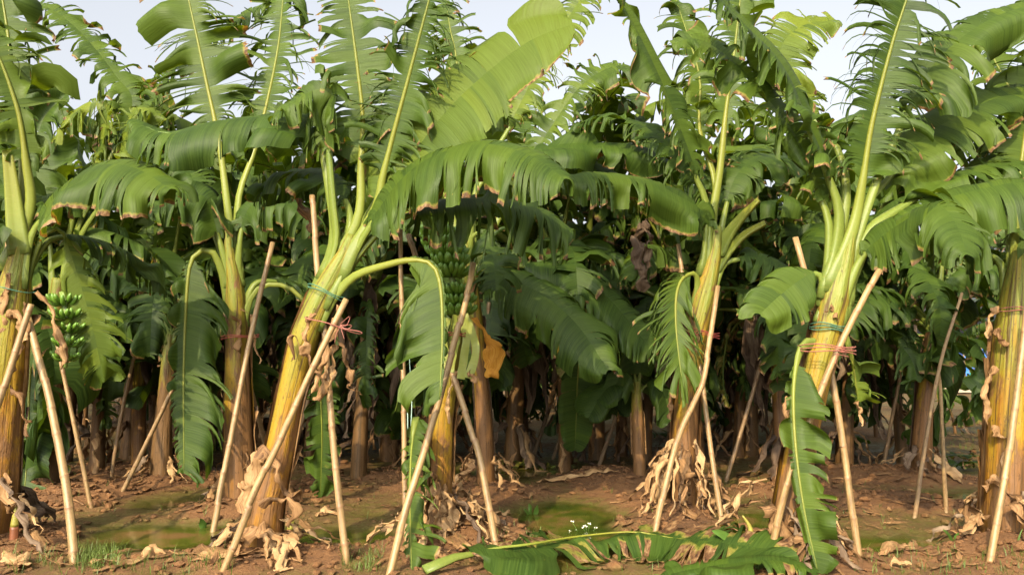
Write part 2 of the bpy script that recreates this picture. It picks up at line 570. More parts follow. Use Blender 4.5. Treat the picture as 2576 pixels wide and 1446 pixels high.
def leaf_parts(C3, W=.38, pet=.22, hint=(0, -.5, 1), droop=.6, torn=.07, slit=(.0, .42), var=1.0, fold=.2, dry=.25,
               halves=(1, 1), vein=.14, r0=.045, seed=0, m=7, clampz=False, colw=.035, gap=.17, tip=1.0, ribout=None, twb=None, minc=3, stripdry=0.0):
    """midrib curve -> (blade V,F,dry,uv), (rib V,F,attr,uv)"""
    r = np.random.RandomState(seed)
    if twb is None:
        twb = (.8 if hint[2] < .5 else .4) * (1 if seed % 2 else -1)
    C, L = spline(C3, 72)
    T, N, S = frames(C, hint)
    s_all = np.linspace(0, L, 72)

    def samp(A, s):
        return np.stack([np.interp(s, s_all, A[:, k]) for k in range(3)], axis=-1)
    b0 = pet * L
    Lb = L - b0
    V, F, D, UV, RT = [], [], [], [], []
    base = 0
    ribr = lambda s: np.interp(s / L, [0, .05, .12, max(pet, .13), max(pet, .13) + .03, .9, 1], [r0 * 1.05, r0 * 1.12, r0 * .82, r0 * .5, r0 * .38, r0 * .13, r0 * .05])
    for side, hw in ((1, halves[0]), (-1, halves[1])):
        if hw <= 0:
            continue
        s = 0.0
        while s < Lb * .995:
            wd = torn * .72 * math.exp(r.normal(0, .85))
            if r.rand() < .12:
                wd *= 3.2
            e = min(Lb, s + wd)
            if Lb - e < torn * .4:
                e = Lb
            nc = max(minc, int(round((e - s) / colw)) + 1)
            ss = np.linspace(s, e, nc)
            x = np.clip(ss / Lb, 0, 1)
            prof = np.minimum(1, (x / .16 + .02)) ** .55 * np.sqrt(np.clip(1 - np.clip((x - .62) / .38, 0, 1) ** 2.2 * (1 - .04), 0, 1))
            onset = slit[0] + (slit[1] - slit[0]) * r.rand() ** 1.5
            gd = r.normal(0, .2) * var
            if r.rand() < .09 * var:
                gd += r.uniform(.25, .5)
            tw = (r.normal(0, .75) + twb * side) * var
            lf = r.uniform(1 - .32 * min(1, var), 1.08)
            sw = r.normal(0, .24) * var
            fo = r.normal(0, .2) * var
            drl = abs(r.normal(0, .035)) * dry * 2 + (r.uniform(.1, .35) * dry if r.rand() < dry * .28 else 0)
            sc = .5 * (s + e)
            gr = r.uniform(.5, 1.3)
            rt = r.uniform(0, 1)
            sd = r.uniform(.35, 1.0) if r.rand() < stripdry else 0.0
            so = b0 + ss
            smx = so * .45 + (b0 + sc) * .55
            Tc, Nc, Sc = samp(T, smx), samp(N, smx), samp(S, smx)
            Tc, Nc, Sc = nrmz(Tc), nrmz(Nc), nrmz(Sc)
            P = samp(C, so) + Sc * side * (ribr(so) * (.7 if hint[2] < .5 else -.06))[:, None] + samp(N, so) * (ribr(so) * .3)[:, None]
            seg = (W * hw * prof * lf / m)[:, None]
            v0 = vein * (1 + 1.6 * np.clip((x - .8) / .2, 0, 1))[:, None]
            rows = [P.copy()]
            tips = np.array([0.] * nc)
            for k in range(m):
                u = (k + .5) / m
                f = smooth01(onset, onset + .38, u)
                fg = smooth01(onset, onset + .12, u)
                fa = fold + fo * f
                D0 = Sc * side * np.cos(fa) * np.cos(v0) + Tc * np.sin(v0) + Nc * np.sin(fa)
                g = np.clip(droop * (.25 + 1.1 * u) * (.75 + .5 * u) + gd * f, 0, .965)
                dr = D0 * (1 - g) + np.array([0, 0, -1.]) * g + Tc * sw * f
                dr = nrmz(dr)
                P = P + dr * seg
                q = P.copy()
                if nc > 1:
                    c0 = q.mean(axis=0)
                    ax = nrmz(dr.mean(axis=0))
                    off = q - c0
                    ang = tw * f
                    ca, sa = math.cos(ang), math.sin(ang)
                    off = off * ca + np.cross(ax, off) * sa + ax * (off @ ax)[:, None] * (1 - ca)
                    # cupped, narrowing ribbon
                    nn = nrmz(np.cross(ax, off[-1] - off[0] + 1e-6))
                    lin = np.linspace(-1, 1, nc)
                    cup = (1 - lin ** 2) * (e - s) * .34 * f * (1 if gd > 0 else -1)
                    q = c0 + off * (1 - gap * fg * gr) + nn * cup[:, None]
                rows.append(q)
            rows = np.array(rows)                      # m+1, nc, 3
            # ragged ends
            rag = r.uniform(-.04, .03, nc) * W * hw * min(1, var)
            rows[-1] += nrmz(rows[-1] - rows[-2]) * rag[:, None]
            if clampz:
                for i in range(rows.shape[0]):
                    for j in range(nc):
                        zz = hgt(rows[i, j, 0], rows[i, j, 1]) + .015 + .05 * abs(noise.noise((rows[i, j, 0] * 7, rows[i, j, 1] * 7, 3)))
                        rows[i, j, 2] = min(max(rows[i, j, 2], zz), zz + .10)
            V.append(rows.reshape(-1, 3))
            for i in range(m + 1):
                u = i / m
                dv = float(smooth01(1 - drl - .05, 1.0, np.array(u))) if drl > .02 else 0.0
                for j in range(nc):
                    D.append(max(dv * (1.0 if drl > .02 else 0), sd * min(1.0, u * 4)))
                    UV.append((so[j] + (3 if side > 0 else 0), u * W * hw))
                    RT.append(rt)
            for i in range(m):
                for j in range(nc - 1):
                    a = base + i * nc + j
                    F.append((a, a + 1, a + nc + 1, a + nc) if side > 0 else (a, a + nc, a + nc + 1, a + 1))
            base += (m + 1) * nc
            s = e
    blade = (np.concatenate(V) if V else np.zeros((0, 3)), F, D, UV, RT)
    # midrib with petiole
    if ribout is None:
        ribout = -.85 if hint[2] >= .5 else .25
    n = 26
    idx = np.linspace(0, 71 * tip, n)
    Cr = np.stack([np.interp(idx, np.arange(72), C[:, k]) for k in range(3)], axis=1)
    sr = idx / 71 * L
    Nr = np.stack([np.interp(idx, np.arange(72), N[:, k]) for k in range(3)], axis=1)
    Cr = Cr + Nr * (ribout * ribr(sr) * smooth01(pet * .7, pet * 1.1, idx / 71))[:, None]

    def pf(a, u):
        x, y = math.cos(a), math.sin(a)
        grv = max(0, 1 - u / max(pet * 1.3, .05)) if y > .1 else 0
        return x * (1.0 + .45 * max(0, 1 - u * 8)), (y - .9 * grv * (1 - abs(x)) * .9 if y > 0 else y * .95)
    rv, rf, ruv = tube(Cr, ribr(sr), 10, hint, pf)
    ra = np.repeat(idx / 71, 11)
    return blade, (rv, rf, ra, ruv)


LEAFN = [0]


def add_leaf(root, C3, color=(.45, 0, .5), name='leaf', label=None, **kw):
    LEAFN[0] += 1
    kw.setdefault('seed', LEAFN[0] * 13 + 5)
    if kw.get('torn', .07) < .15:
        kw['torn'] = kw.get('torn', .07) * .68
    kw.setdefault('colw', .03)
    b, rb = leaf_parts(C3, **kw)
    o = obj(name, mk_mesh(name, b[0], b[1], M['leaf'], b[2], b[3], b[4]), root, color)
    rc = (.05, color[1], .5) if kw.get('hint', (0, 0, 1))[2] >= .5 else (.8, color[1], .5)
    obj('midrib', mk_mesh('midrib', rb[0], rb[1], M['rib'], rb[2], rb[3]), o, rc)
    if label: o['label'] = label
    return o


def stub(root, C3, r0, r1, color=(.8, 0, .5), name='petiole_stub'):
    C, L = spline(C3, 14)
    rad = np.interp(np.linspace(0, 1, 14), [0, .5, 1], [r0, (r0 + r1) * .5, r1])

    def pf(a, u):
        x, y = math.cos(a), math.sin(a)
        return x * 1.25, (y - .95 * (1 - abs(x)) if y > 0.1 else y)
    v, f, uv = tube(C, rad, 14, (0, -.6, 1), pf)
    return obj(name, mk_mesh(name, v, f, M['rib'], np.repeat(np.linspace(0, .6, 14), 15), uv), root, color)


def trunk_mesh(C3, radii, seed=0, n=44, sides=36):
    C, L = spline(C3, n)
    u = np.linspace(0, 1, n)
    rad = np.interp(u, np.linspace(0, 1, len(radii)), radii)
    ph = seed * 1.7

    def pf(a, q):
        r_ = 1.0
        for k, (amp, nf) in enumerate(((.12, 2), (.085, 3))):
            z = ((a + ph * (k + 1) + q * (1.2 - k * .7)) / (2 * math.pi) * nf) % 1.0
            r_ += amp * (z if z < .93 else (1 - z) / .07 * .93)
        r_ += .05 * noise.noise((math.cos(a) * 1.3, math.sin(a) * 1.3, q * 5 + seed))
        r_ *= .94
        return r_ * math.cos(a), r_ * math.sin(a)
    v, f, uv = tube(C, rad, sides, (0, -1, .05), pf, uvw=float(2 * math.pi * np.mean(rad)))
    return mk_mesh('pseudostem', v, f, M['stem'], np.repeat(u, sides + 1), uv), C, rad


def sheath(root, C, rad, ta, tb, th, arc, flare=.05, mat='dry', seed=0, color=(.5, 0, .5), name='dry_sheath'):
    """a peeling leaf sheath that clasps part of the stem between ta and tb (0..1)"""
    n = len(C)
    T, N, S = frames(C, (0, -1, .05))
    mrow, k = 12, 9
    V, UV = [], []
    for i in range(mrow):
        q = i / (mrow - 1)
        t = (ta + (tb - ta) * q) * (n - 1)
        c = np.array([np.interp(t, np.arange(n), C[:, d]) for d in range(3)])
        s_ = np.array([np.interp(t, np.arange(n), S[:, d]) for d in range(3)])
        n_ = np.array([np.interp(t, np.arange(n), N[:, d]) for d in range(3)])
        r_ = np.interp(t, np.arange(n), rad)
        hw = arc * .5 * (1 - .75 * max(0, (q - .7) / .3) ** 1.5)
        for j in range(k):
            a = th + hw * (2 * j / (k - 1) - 1)
            nn = noise.noise((j * .7 + seed * 3.1, q * 5, seed * 1.9))
            rr = r_ * (1.07 + .05 * nn) + .006 + flare * max(0, (q - .65) / .35) ** 2 * (1 + nn)
            rr += .016 * abs(2 * j / (k - 1) - 1) ** 4
            V.append(c + (s_ * math.cos(a) + n_ * math.sin(a)) * rr + np.array([0, 0, -.35 * flare * max(0, (q - .8) / .2) ** 2]))
            UV.append((j / (k - 1) * arc * r_, q * 1.5 + seed))
    F = [(i * k + j, i * k + j + 1, (i + 1) * k + j + 1, (i + 1) * k + j) for i in range(mrow - 1) for j in range(k - 1)]
    return obj(name, mk_mesh(name, V, F, M[mat], np.full(len(V), .3), UV), root, color)


def ribbon(C3, width, seed=0, hint=(0, -1, .3), curl=1.0, crumple=.02, n=22, k=7, prof=None, clampz=False):
    C, L = spline(C3, n)
    T, N, S = frames(C, hint)
    V, UV = [], []
    if prof is None:
        prof = [.35, .8, 1, 1, .9, .6, .25]
    pw = np.interp(np.linspace(0, 1, n), np.linspace(0, 1, len(prof)), prof)
    for i in range(n):
        cu = curl * (1 + .5 * noise.noise((i * .3, seed * 2.7, 0)))
        tw = .8 * noise.noise((i * .12, seed * 5.1, 3))
        s_ = S[i] * math.cos(tw) + N[i] * math.sin(tw)
        n_ = N[i] * math.cos(tw) - S[i] * math.sin(tw)
        for j in range(k):
            x = 2 * j / (k - 1) - 1
            wj = width * pw[i]
            a = cu * x
            p = C[i] + s_ * (wj * math.sin(a) / max(cu, .05)) - n_ * (wj * (1 - math.cos(a)) / max(cu, .05))
            q = p * 11 + seed * 7.3
            p = p + crumple * np.array([noise.noise((q[0], q[1], q[2])), noise.noise((q[1] + 9, q[2], q[0])), noise.noise((q[2], q[0] + 5, q[1]))])
            q = p * 34 + seed * 3.1
            p = p + crumple * .38 * np.array([noise.noise((q[0], q[1], q[2])), noise.noise((q[1] + 9, q[2], q[0])), noise.noise((q[2], q[0] + 5, q[1]))])
            if clampz:
                p[2] = max(p[2], hgt(p[0], p[1]) + .006 + .01 * abs(x))
            V.append(p)
            UV.append((j / (k - 1) * width * 2, i / (n - 1) * L))
    F = [(i * k + j, i * k + j + 1, (i + 1) * k + j + 1, (i + 1) * k + j) for i in range(n - 1) for j in range(k - 1)]
    return V, F, UV


def dry_part(root, C3, width, name='dry_leaf', mat='dry', color=None, **kw):
    v, f, uv = ribbon(C3, width, **kw)
    return obj(name, mk_mesh(name, v, f, M[mat], np.zeros(len(v)), uv), root, color or (rnd.uniform(.3, .8), 0, .5))


def skirt(root, base, r_, n, seed, height=.5, spread=.38, a0=-1.9, a1=5.0):
    q = random.Random(seed)
    for k in range(int(n * 1.5)):
        a = q.uniform(a0, a1)
        hh = height * q.uniform(.35, 1.1)
        sp_ = spread * q.uniform(.3, 1.3)
        d = Vector((math.cos(a), math.sin(a), 0))
        e = Vector((-d.y, d.x, 0)) * q.uniform(-.12, .12)
        b = Vector((base[0], base[1], 0))
        p0 = b + d * r_ * 1.0
        p0.z = hgt(p0.x, p0.y) + hh
        p1 = b + d * (r_ + sp_ * .45) + e * .5
        p1.z = hgt(p1.x, p1.y) + hh * q.uniform(.55, 1.05)
        p2 = b + d * (r_ + sp_ * .8) + e
        p2.z = hgt(p2.x, p2.y) + hh * .3
        p3 = b + d * (r_ + sp_ * q.uniform(.75, 1.2)) + e * 1.5
        p3.z = hgt(p3.x, p3.y) + .012
        dry_part(root, [p0, p1, p2, p3], q.uniform(.012, .055), mat=q.choice(['dry', 'dry', 'dry', 'dry', 'grey']), seed=seed * 17 + k,
                 hint=(d.x, d.y, .5), curl=q.uniform(.6, 2.2), crumple=q.uniform(.04, .11), n=20, k=6, clampz=True, color=(q.uniform(.3, .95), 0, .5))


# ------------------------------------------------------------------ the ground and the water
def axis_pts(lo, hi, dlo, dhi, step, grow=1.22):
    a = list(np.arange(dlo, dhi + 1e-6, step))
    s = step
    x = dhi
    while x < hi:
        s *= grow
        x += s
        a.append(min(x, hi))
    s = step
    x = dlo
    while x > lo:
        s *= grow
        x -= s
        a.insert(0, max(x, lo))
    return a


def build_ground():
    ORG[0] = Vector((0, 0, 0))
    xs = axis_pts(-320, 320, -4.6, 4.6, .036)
    ys = axis_pts(-60, 600, 4.9, 9.0, .034, 1.06)
    V = [(x, y, hgt(x, y)) for y in ys for x in xs]
    n = len(xs)
    F = [(j * n + i, j * n + i + 1, (j + 1) * n + i + 1, (j + 1) * n + i) for j in range(len(ys) - 1) for i in range(n - 1)]
    tag(obj('ground', mk_mesh('ground', V, F, M['soil'])), 'brown moist plantation soil with low mounds and hollows', kind='structure')
    wx, wy = np.arange(-6.5, 6.51, .07), np.arange(4.7, 11.5, .07)
    V, D, F = [], [], []
    for y in wy:
        for x in wx:
            V.append((x, y, WATER_Z))
            D.append(WATER_Z - hgt(x, y))
    n = len(wx)
    for j in range(len(wy) - 1):
        for i in range(n - 1):
            f = (j * n + i, j * n + i + 1, (j + 1) * n + i + 1, (j + 1) * n + i)
            if max(D[k] for k in f) > -.01:
                F.append(f)
    tag(obj('water', mk_mesh('water', V, F, M['water'], D)), 'shallow green puddles between the mounds', kind='structure')
    # pale bare strip far off at the right
    V, F = [], []
    for i in range(13):
        x = 8 + i * 3.5
        for j, yy in enumerate((29, 35)):
            V.append((x, yy + .5 * math.sin(i * 1.3 + j), .03 + max(hgt(x, yy), 0) + .02))
    F = [(2 * i, 2 * i + 2, 2 * i + 3, 2 * i + 1) for i in range(12)]
    tag(obj('path', mk_mesh('path', V, F, M['sand'])), 'pale sandy strip beyond the clearing', kind='structure')


build_ground()

# ------------------------------------------------------------------ hero banana plants
PL = {}


def px_curve(pts, d0, dd, power=1.3):
    """pixel points -> world curve; depth runs from d0 to d0+dd along the curve (or a third value gives the offset)"""
    ln = [0]
    for a, b in zip(pts, pts[1:]):
        ln.append(ln[-1] + math.hypot(b[0] - a[0], b[1] - a[1]))
    out = []
    for p, s in zip(pts, ln):
        off = p[2] if len(p) > 2 else dd * (s / max(ln[-1], 1)) ** power
        out.append(at(p[0], p[1], d0 + off))
    return out


def hero(key, trunk, label, odry=.2, tone=.6, seed=1, dd=0.0, group='banana plants of the front rows', sides=24):
    """trunk: (px, py, radius px) from the foot upwards"""
    bx, by = BASES[key]
    g = Vector((bx, by, hgt(bx, by)))
    root = thing('banana_plant', g, label, 'banana plant', group)
    d0 = by
    pts = [Vector((bx, by, g.z - .12))]
    rad = [trunk[0][2] / FPX * d0 * 1.03]
    nT = len(trunk)
    for i, (x, y, r_) in enumerate(trunk):
        pts.append(at(x, y, d0 + dd * i / max(1, nT - 1)))
        rad.append(r_ / FPX * d0)
    me, C, rr = trunk_mesh(pts, rad, seed)
    st = obj('pseudostem', me, root, (tone, odry, .5))
    PL[key] = dict(root=root, d=d0, dt=d0 + dd, C=C, rad=rr, stem=st, org=Vector(g))
    return PL[key]


def lf(key, pts, W, dd=0.0, power=1.3, d0=None, **kw):
    p = PL[key]
    ORG[0] = p['org']
    C3 = px_curve(pts, p['dt'] if d0 is None else d0, dd, power)
    Ct = p['C']
    k = int(np.argmin(np.linalg.norm(Ct - np.array(C3[0]), axis=1)))
    if k > len(Ct) * .6 and pts[0][1] < 770:
        st_ = np.linalg.norm(Ct[1] - Ct[0])
        k2 = max(2, k - int(.34 / st_))
        ax = nrmz(Ct[k] - Ct[k2])
        dv = np.array(C3[min(2, len(C3) - 1)]) - Ct[k]
        dv = nrmz(dv - ax * np.dot(dv, ax))
        L_ = sum((a - b).length for a, b in zip(C3, C3[1:]))
        km = (k + k2) // 2
        C3 = [Vector(Ct[k2] + dv * p['rad'][k2] * .55), Vector(Ct[km] + dv * p['rad'][km] * .68)] + C3[1:] if L_ > .6 else C3
        kw['pet'] = (kw.get('pet', .22) * L_ + .3) / (L_ + .3)
    return add_leaf(p['root'], C3, W=W, **kw)


def drypx(key, pts, width, near=-.14, **kw):
    p = PL[key]
    ORG[0] = p['org']
    q_ = random.Random(int(pts[0][0] * 3 + pts[0][1]))
    kw.setdefault('crumple', .05)
    kw.setdefault('curl', 1.7)
    kw.setdefault('seed', int(pts[0][0] + pts[0][1]))
    kw.setdefault('prof', [q_.uniform(.4, 1.0) for _ in range(9)])
    return dry_part(p['root'], px_curve(pts, p['d'] + near, 0.0), width, **kw)


def stubpx(key, pts, r0, r1, dd=0.0, near=0.0, **kw):
    p = PL[key]
    ORG[0] = p['org']
    return stub(p['root'], px_curve(pts, p['dt'] + near, dd), r0, r1, **kw)


def sheaths(key, specs, mats=('dry', 'stem', 'dry', 'dry')):
    p = PL[key]
    ORG[0] = p['org']
    for i, (ta, tb, th, arc, fl, mt) in enumerate(specs):
        sheath(p['root'], p['C'], p['rad'], ta, tb, th, arc, fl, mt, seed=len(key) * 7 + i * 3 + ord(key[0]), color=(.5, .35 if mt == 'stem' else 0, .5),
               name='dry_sheath' if mt != 'stem' else 'leaf_sheath')


# --- A: plant cut by the left edge
hero('A', [(-24, 1330, 55), (-12, 1180, 50), (8, 980, 47), (22, 830, 46), (40, 700, 42), (58, 610, 28), (66, 560, 14)],
     'banana plant cut off by the left edge of the picture', .16, .5, 3)
lf('A', [(72, 590), (76, 520), (64, 400), (50, 300), (28, 225), (-5, 140), (-60, 40)], .42, -.2, color=(.55, 0, .5), hint=(.4, -.8, .4), droop=.5, torn=.10, fold=.1, dry=.5, halves=(1, .75), pet=.34, r0=.06)
lf('A', [(60, 600), (58, 440), (36, 250), (24, 120), (8, 10), (-14, -110)], .36, .3, color=(.5, 0, .5), hint=(.5, -1, .1), droop=.5, torn=.06, dry=.5, pet=.42, r0=.05)
stubpx('A', [(50, 640), (40, 560), (30, 470), (18, 378)], .07, .03, -.05, -.05)
lf('A', [(68, 640), (80, 590), (105, 545), (150, 487), (222, 428), (285, 414), (355, 430), (428, 476)], .48, -.55, color=(.5, 0, .5), hint=(0, -.75, 1), droop=.74, torn=.09, slit=(.25, .8), var=.6, dry=.5, pet=.16, vein=0.12)
lf('A', [(76, 660), (105, 600), (150, 575), (172, 620), (192, 680), (210, 740), (235, 830), (262, 960)], .30, .25, 1.0, color=(.72, 0, .5), hint=(.15, -1, .5), droop=.42, torn=.11, slit=(.1, .4), var=1.1, fold=-.1, pet=.26, vein=0.25, r0=.03)
lf('A', [(40, 660), (20, 600), (-20, 560), (-90, 560)], .34, -.3, color=(.5, 0, .5), droop=.6)
lf('A', [(62, 640), (130, 600), (230, 600), (330, 640), (400, 720)], .36, 1.0, color=(.3, 0, .5), droop=.7, torn=.08)
lf('A', [(55, 620), (20, 500), (-40, 380), (-120, 300)], .38, .6, color=(.4, 0, .5), droop=.5)
drypx('A', [(20, 690), (5, 760), (-6, 860)], .05)
drypx('A', [(75, 770), (62, 830), (40, 900), (25, 960)], .045)
drypx('A', [(10, 800), (30, 790), (45, 800), (55, 860)], .06, curl=1.8)
drypx('A', [(20, 985), (45, 990), (52, 1040), (66, 1100)], .05, curl=1.6)
drypx('A', [(92, 730), (120, 770), (145, 830), (160, 900), (150, 930)], .04, mat='dry', name='dead_leaf', near=-.05, prof=[.5, .5, .5, .6, 1, 1.2, .2], color=(.55, 0, .5))
sheaths('A', [(.45, .72, -.9, 2.2, .05, 'dry'), (.1, .55, -2.2, 2.0, .03, 'stem'), (.35, .8, -1.9, 1.6, .06, 'dry')])
skirt(PL['A']['root'], BASES['A'], .16, 10, 3, .4, .5)


def extra_sheaths(key, seed, n=6):
    q = random.Random(seed)
    sheaths(key, [(lambda a, b: (a, min(.82, a + b)))(q.uniform(.02, .45), q.uniform(.18, .4)) + (q.uniform(-2.9, -.2), q.uniform(.5, 1.5), q.uniform(.0, .04), q.choice(['stem', 'stem', 'dry', 'grey'])) for _ in range(n)])


extra_sheaths('A', 31)

# --- B
hero('B', [(604, 1250, 37), (600, 1100, 32), (597, 950, 30), (596, 830, 27), (590, 720, 26), (580, 650, 22), (576, 600, 15), (574, 560, 7)],
     'upright banana plant with orange-brown stem standing left behind the leaning plant', .35, .5, 5)
lf('B', [(577, 640), (572, 520), (556, 390), (540, 300), (520, 210), (498, 105), (468, -30), (450, -110)], .52, .3, color=(.5, 0, .5), hint=(.1, -1, .2), droop=.24, torn=.055, slit=(.0, .4), var=1.1, fold=.05, dry=.5, pet=.42, r0=.05, vein=0.10)
lf('B', [(588, 620), (600, 500), (640, 380), (672, 260), (700, 120), (712, 0), (720, -80)], .46, .6, color=(.5, 0, .5), hint=(-.2, -1, .1), droop=.36, torn=.055, slit=(.0, .35), var=1.3, fold=.1, pet=.4)
lf('B', [(570, 640), (540, 560), (520, 500), (470, 490), (380, 520)], .42, -.3, color=(.32, 0, .5), hint=(0, -.6, 1), droop=.75, torn=.08, var=.7)
lf('B', [(590, 640), (610, 560), (650, 505), (720, 505), (790, 560)], .42, -.1, color=(.28, 0, .5), hint=(0, -.6, 1), droop=.78, torn=.09, var=.7)
lf('B', [(575, 690), (540, 640), (503, 632), (478, 670), (468, 780), (462, 950), (463, 1190)], .52, -.45, .7, color=(.36, 0, .5), hint=(.1, -1, .3), droop=.4, torn=.09, slit=(.1, .6), var=.7, halves=(.25, 1), pet=.2, vein=0.17)
lf('B', [(600, 740), (640, 715), (700, 705), (760, 720), (840, 770)], .34, .5, color=(.2, 0, .5), droop=.7, pet=.35)
lf('B', [(565, 650), (520, 540), (470, 420), (400, 350), (300, 330)], .4, .9, color=(.35, 0, .5), droop=.6)
lf('B', [(600, 760), (650, 725), (730, 725), (785, 800), (802, 930), (810, 1090), (806, 1250)], .17, .15, color=(.35, .08, .5), hint=(.3, -1, .1), droop=.2, torn=.1, slit=(.1, .7), var=.9, pet=.5, r0=.03)  # leaf tone darkened for the shadow it hangs in
drypx('B', [(610, 780), (632, 800), (640, 850), (655, 915)], .04)
drypx('B', [(585, 800), (600, 830), (602, 900)], .05)
sheaths('B', [(.55, .72, -1.6, 2.4, .04, 'dry'), (.1, .48, -2.3, 1.5, .04, 'dry'), (.05, .6, -.8, 1.2, .02, 'stem')])
extra_sheaths('B', 32)
skirt(PL['B']['root'], BASES['B'], .14, 9, 5, .4, .35)

# --- C: the leaning plant
hero('C', [(664, 1365, 40), (672, 1280, 35), (700, 1150, 31), (728, 1010, 29), (762, 870, 30), (800, 770, 33), (836, 700, 31), (868, 640, 25), (885, 590, 12)],
     'leaning banana plant with bright yellow stem slanting right left of centre', .16, .8, 7)
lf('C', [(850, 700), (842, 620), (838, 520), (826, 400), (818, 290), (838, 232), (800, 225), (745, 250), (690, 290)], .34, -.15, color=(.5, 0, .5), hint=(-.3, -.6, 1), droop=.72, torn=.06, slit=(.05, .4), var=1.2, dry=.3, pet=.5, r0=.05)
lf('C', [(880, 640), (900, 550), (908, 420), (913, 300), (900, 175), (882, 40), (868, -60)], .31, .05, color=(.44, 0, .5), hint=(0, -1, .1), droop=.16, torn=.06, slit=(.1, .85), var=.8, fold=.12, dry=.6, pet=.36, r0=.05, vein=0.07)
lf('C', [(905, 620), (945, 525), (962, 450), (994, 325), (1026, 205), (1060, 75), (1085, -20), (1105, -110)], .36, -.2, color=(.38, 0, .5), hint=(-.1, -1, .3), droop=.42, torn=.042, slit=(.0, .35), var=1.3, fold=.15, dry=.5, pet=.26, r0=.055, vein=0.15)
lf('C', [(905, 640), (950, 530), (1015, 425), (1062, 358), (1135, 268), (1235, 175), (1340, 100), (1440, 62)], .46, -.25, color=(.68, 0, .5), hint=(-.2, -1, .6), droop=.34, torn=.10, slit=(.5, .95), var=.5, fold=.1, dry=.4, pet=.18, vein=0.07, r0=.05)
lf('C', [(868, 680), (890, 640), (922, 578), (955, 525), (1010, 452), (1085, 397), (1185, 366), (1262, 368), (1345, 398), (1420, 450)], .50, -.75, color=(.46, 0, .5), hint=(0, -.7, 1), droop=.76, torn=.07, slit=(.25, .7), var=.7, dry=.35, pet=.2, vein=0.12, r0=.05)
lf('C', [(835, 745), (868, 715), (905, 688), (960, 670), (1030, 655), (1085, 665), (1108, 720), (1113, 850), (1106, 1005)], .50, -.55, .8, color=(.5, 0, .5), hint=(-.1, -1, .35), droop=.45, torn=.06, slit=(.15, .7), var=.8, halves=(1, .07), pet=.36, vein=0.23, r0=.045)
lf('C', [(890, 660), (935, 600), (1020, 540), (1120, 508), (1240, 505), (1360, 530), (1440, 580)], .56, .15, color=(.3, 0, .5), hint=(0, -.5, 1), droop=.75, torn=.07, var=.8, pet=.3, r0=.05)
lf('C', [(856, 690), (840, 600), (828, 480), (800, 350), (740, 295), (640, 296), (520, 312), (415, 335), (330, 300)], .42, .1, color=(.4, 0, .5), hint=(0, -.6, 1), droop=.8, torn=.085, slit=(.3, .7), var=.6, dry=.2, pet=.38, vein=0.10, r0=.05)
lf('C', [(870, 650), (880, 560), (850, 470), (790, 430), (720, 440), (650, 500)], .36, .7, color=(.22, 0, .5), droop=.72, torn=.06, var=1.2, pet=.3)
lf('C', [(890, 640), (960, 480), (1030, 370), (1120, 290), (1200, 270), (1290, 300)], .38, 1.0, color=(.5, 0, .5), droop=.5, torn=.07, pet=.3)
drypx('C', [(752, 505), (772, 530), (790, 560), (800, 590)], .07, near=.7, crumple=.06, name='dead_leaf')
drypx('C', [(850, 770), (838, 830), (812, 900), (786, 985)], .04, near=-.2)
drypx('C', [(735, 905), (722, 868), (738, 850), (762, 884), (800, 937)], .035, near=-.2, curl=1.6)
drypx('C', [(800, 790), (775, 805), (768, 840), (772, 896)], .05, near=-.2)
drypx('C', [(852, 845), (866, 890), (882, 935), (882, 958)], .055, near=-.12, prof=[.15, .2, .3, .6, 1, .7], curl=1.8)
drypx('C', [(876, 950), (872, 975), (890, 992), (906, 1000)], .015, near=-.12)
drypx('C', [(822, 880), (818, 940), (806, 1010)], .055, near=-.1, prof=[.15, .2, .4, 1, .9], curl=1.8)
drypx('C', [(838, 860), (833, 930), (822, 1010)], .03, near=-.13)
drypx('C', [(640, 1150), (660, 1130), (690, 1190), (720, 1240), (735, 1250)], .06, near=-.25, crumple=.05)
drypx('C', [(655, 1270), (690, 1252), (735, 1262), (742, 1290), (720, 1320)], .05, near=-.3, crumple=.04, curl=1.7)
drypx('C', [(615, 1290), (640, 1200), (660, 1140)], .07, near=-.1, crumple=.06)
sheaths('C', [(.5, .66, -1.1, 2.3, .05, 'dry'), (.66, .8, -1.4, 2.6, .05, 'dry'), (.12, .6, -2.4, 1.7, .03, 'stem'), (.05, .35, -.7, 1.6, .05, 'dry'), (.25, .62, -.5, 1.2, .05, 'dry')])
extra_sheaths('C', 33)
skirt(PL['C']['root'], BASES['C'], .15, 10, 7, .2, .42)

# --- D: stem with its top cut away
hero('D', [(1107, 1325, 26), (1110, 1200, 25), (1116, 1050, 24), (1130, 920, 25), (1150, 830, 22), (1156, 795, 18)],
     'yellow banana stem with its top cut off in the centre between crossing poles', .12, .5, 9)
for pts, wd in (([(1143, 792), (1150, 840), (1140, 900), (1134, 935)], .026), ([(1160, 790), (1172, 850), (1164, 920), (1160, 952)], .03),
                ([(1170, 790), (1192, 850), (1196, 890), (1178, 950)], .03), ([(1128, 800), (1118, 850), (1124, 920)], .024)):
    p = PL['D']
    ORG[0] = p['org']
    v, f, uv = ribbon(px_curve(pts, p['d'] - .1, -.05), wd, seed=int(pts[0][0]), curl=.15, crumple=.008, prof=[.7, .9, 1.0, 1.05, 1.1])
    obj('cut_sheath', mk_mesh('cut_sheath', v, f, M['rib'], np.full(len(v), .3), uv), p['root'], (.9, 0, .5))
drypx('D', [(1150, 930), (1140, 965), (1120, 1005), (1130, 1060)], .04)
drypx('D', [(1180, 940), (1195, 955), (1192, 962)], .03)
sheaths('D', [(.08, .55, -2.5, 1.7, .03, 'dry'), (.3, .7, -.6, 1.2, .05, 'dry'), (.6, .95, -1.6, 2.2, .03, 'stem')])
extra_sheaths('D', 34)
skirt(PL['D']['root'], BASES['D'], .1, 16, 9, .35, .42)

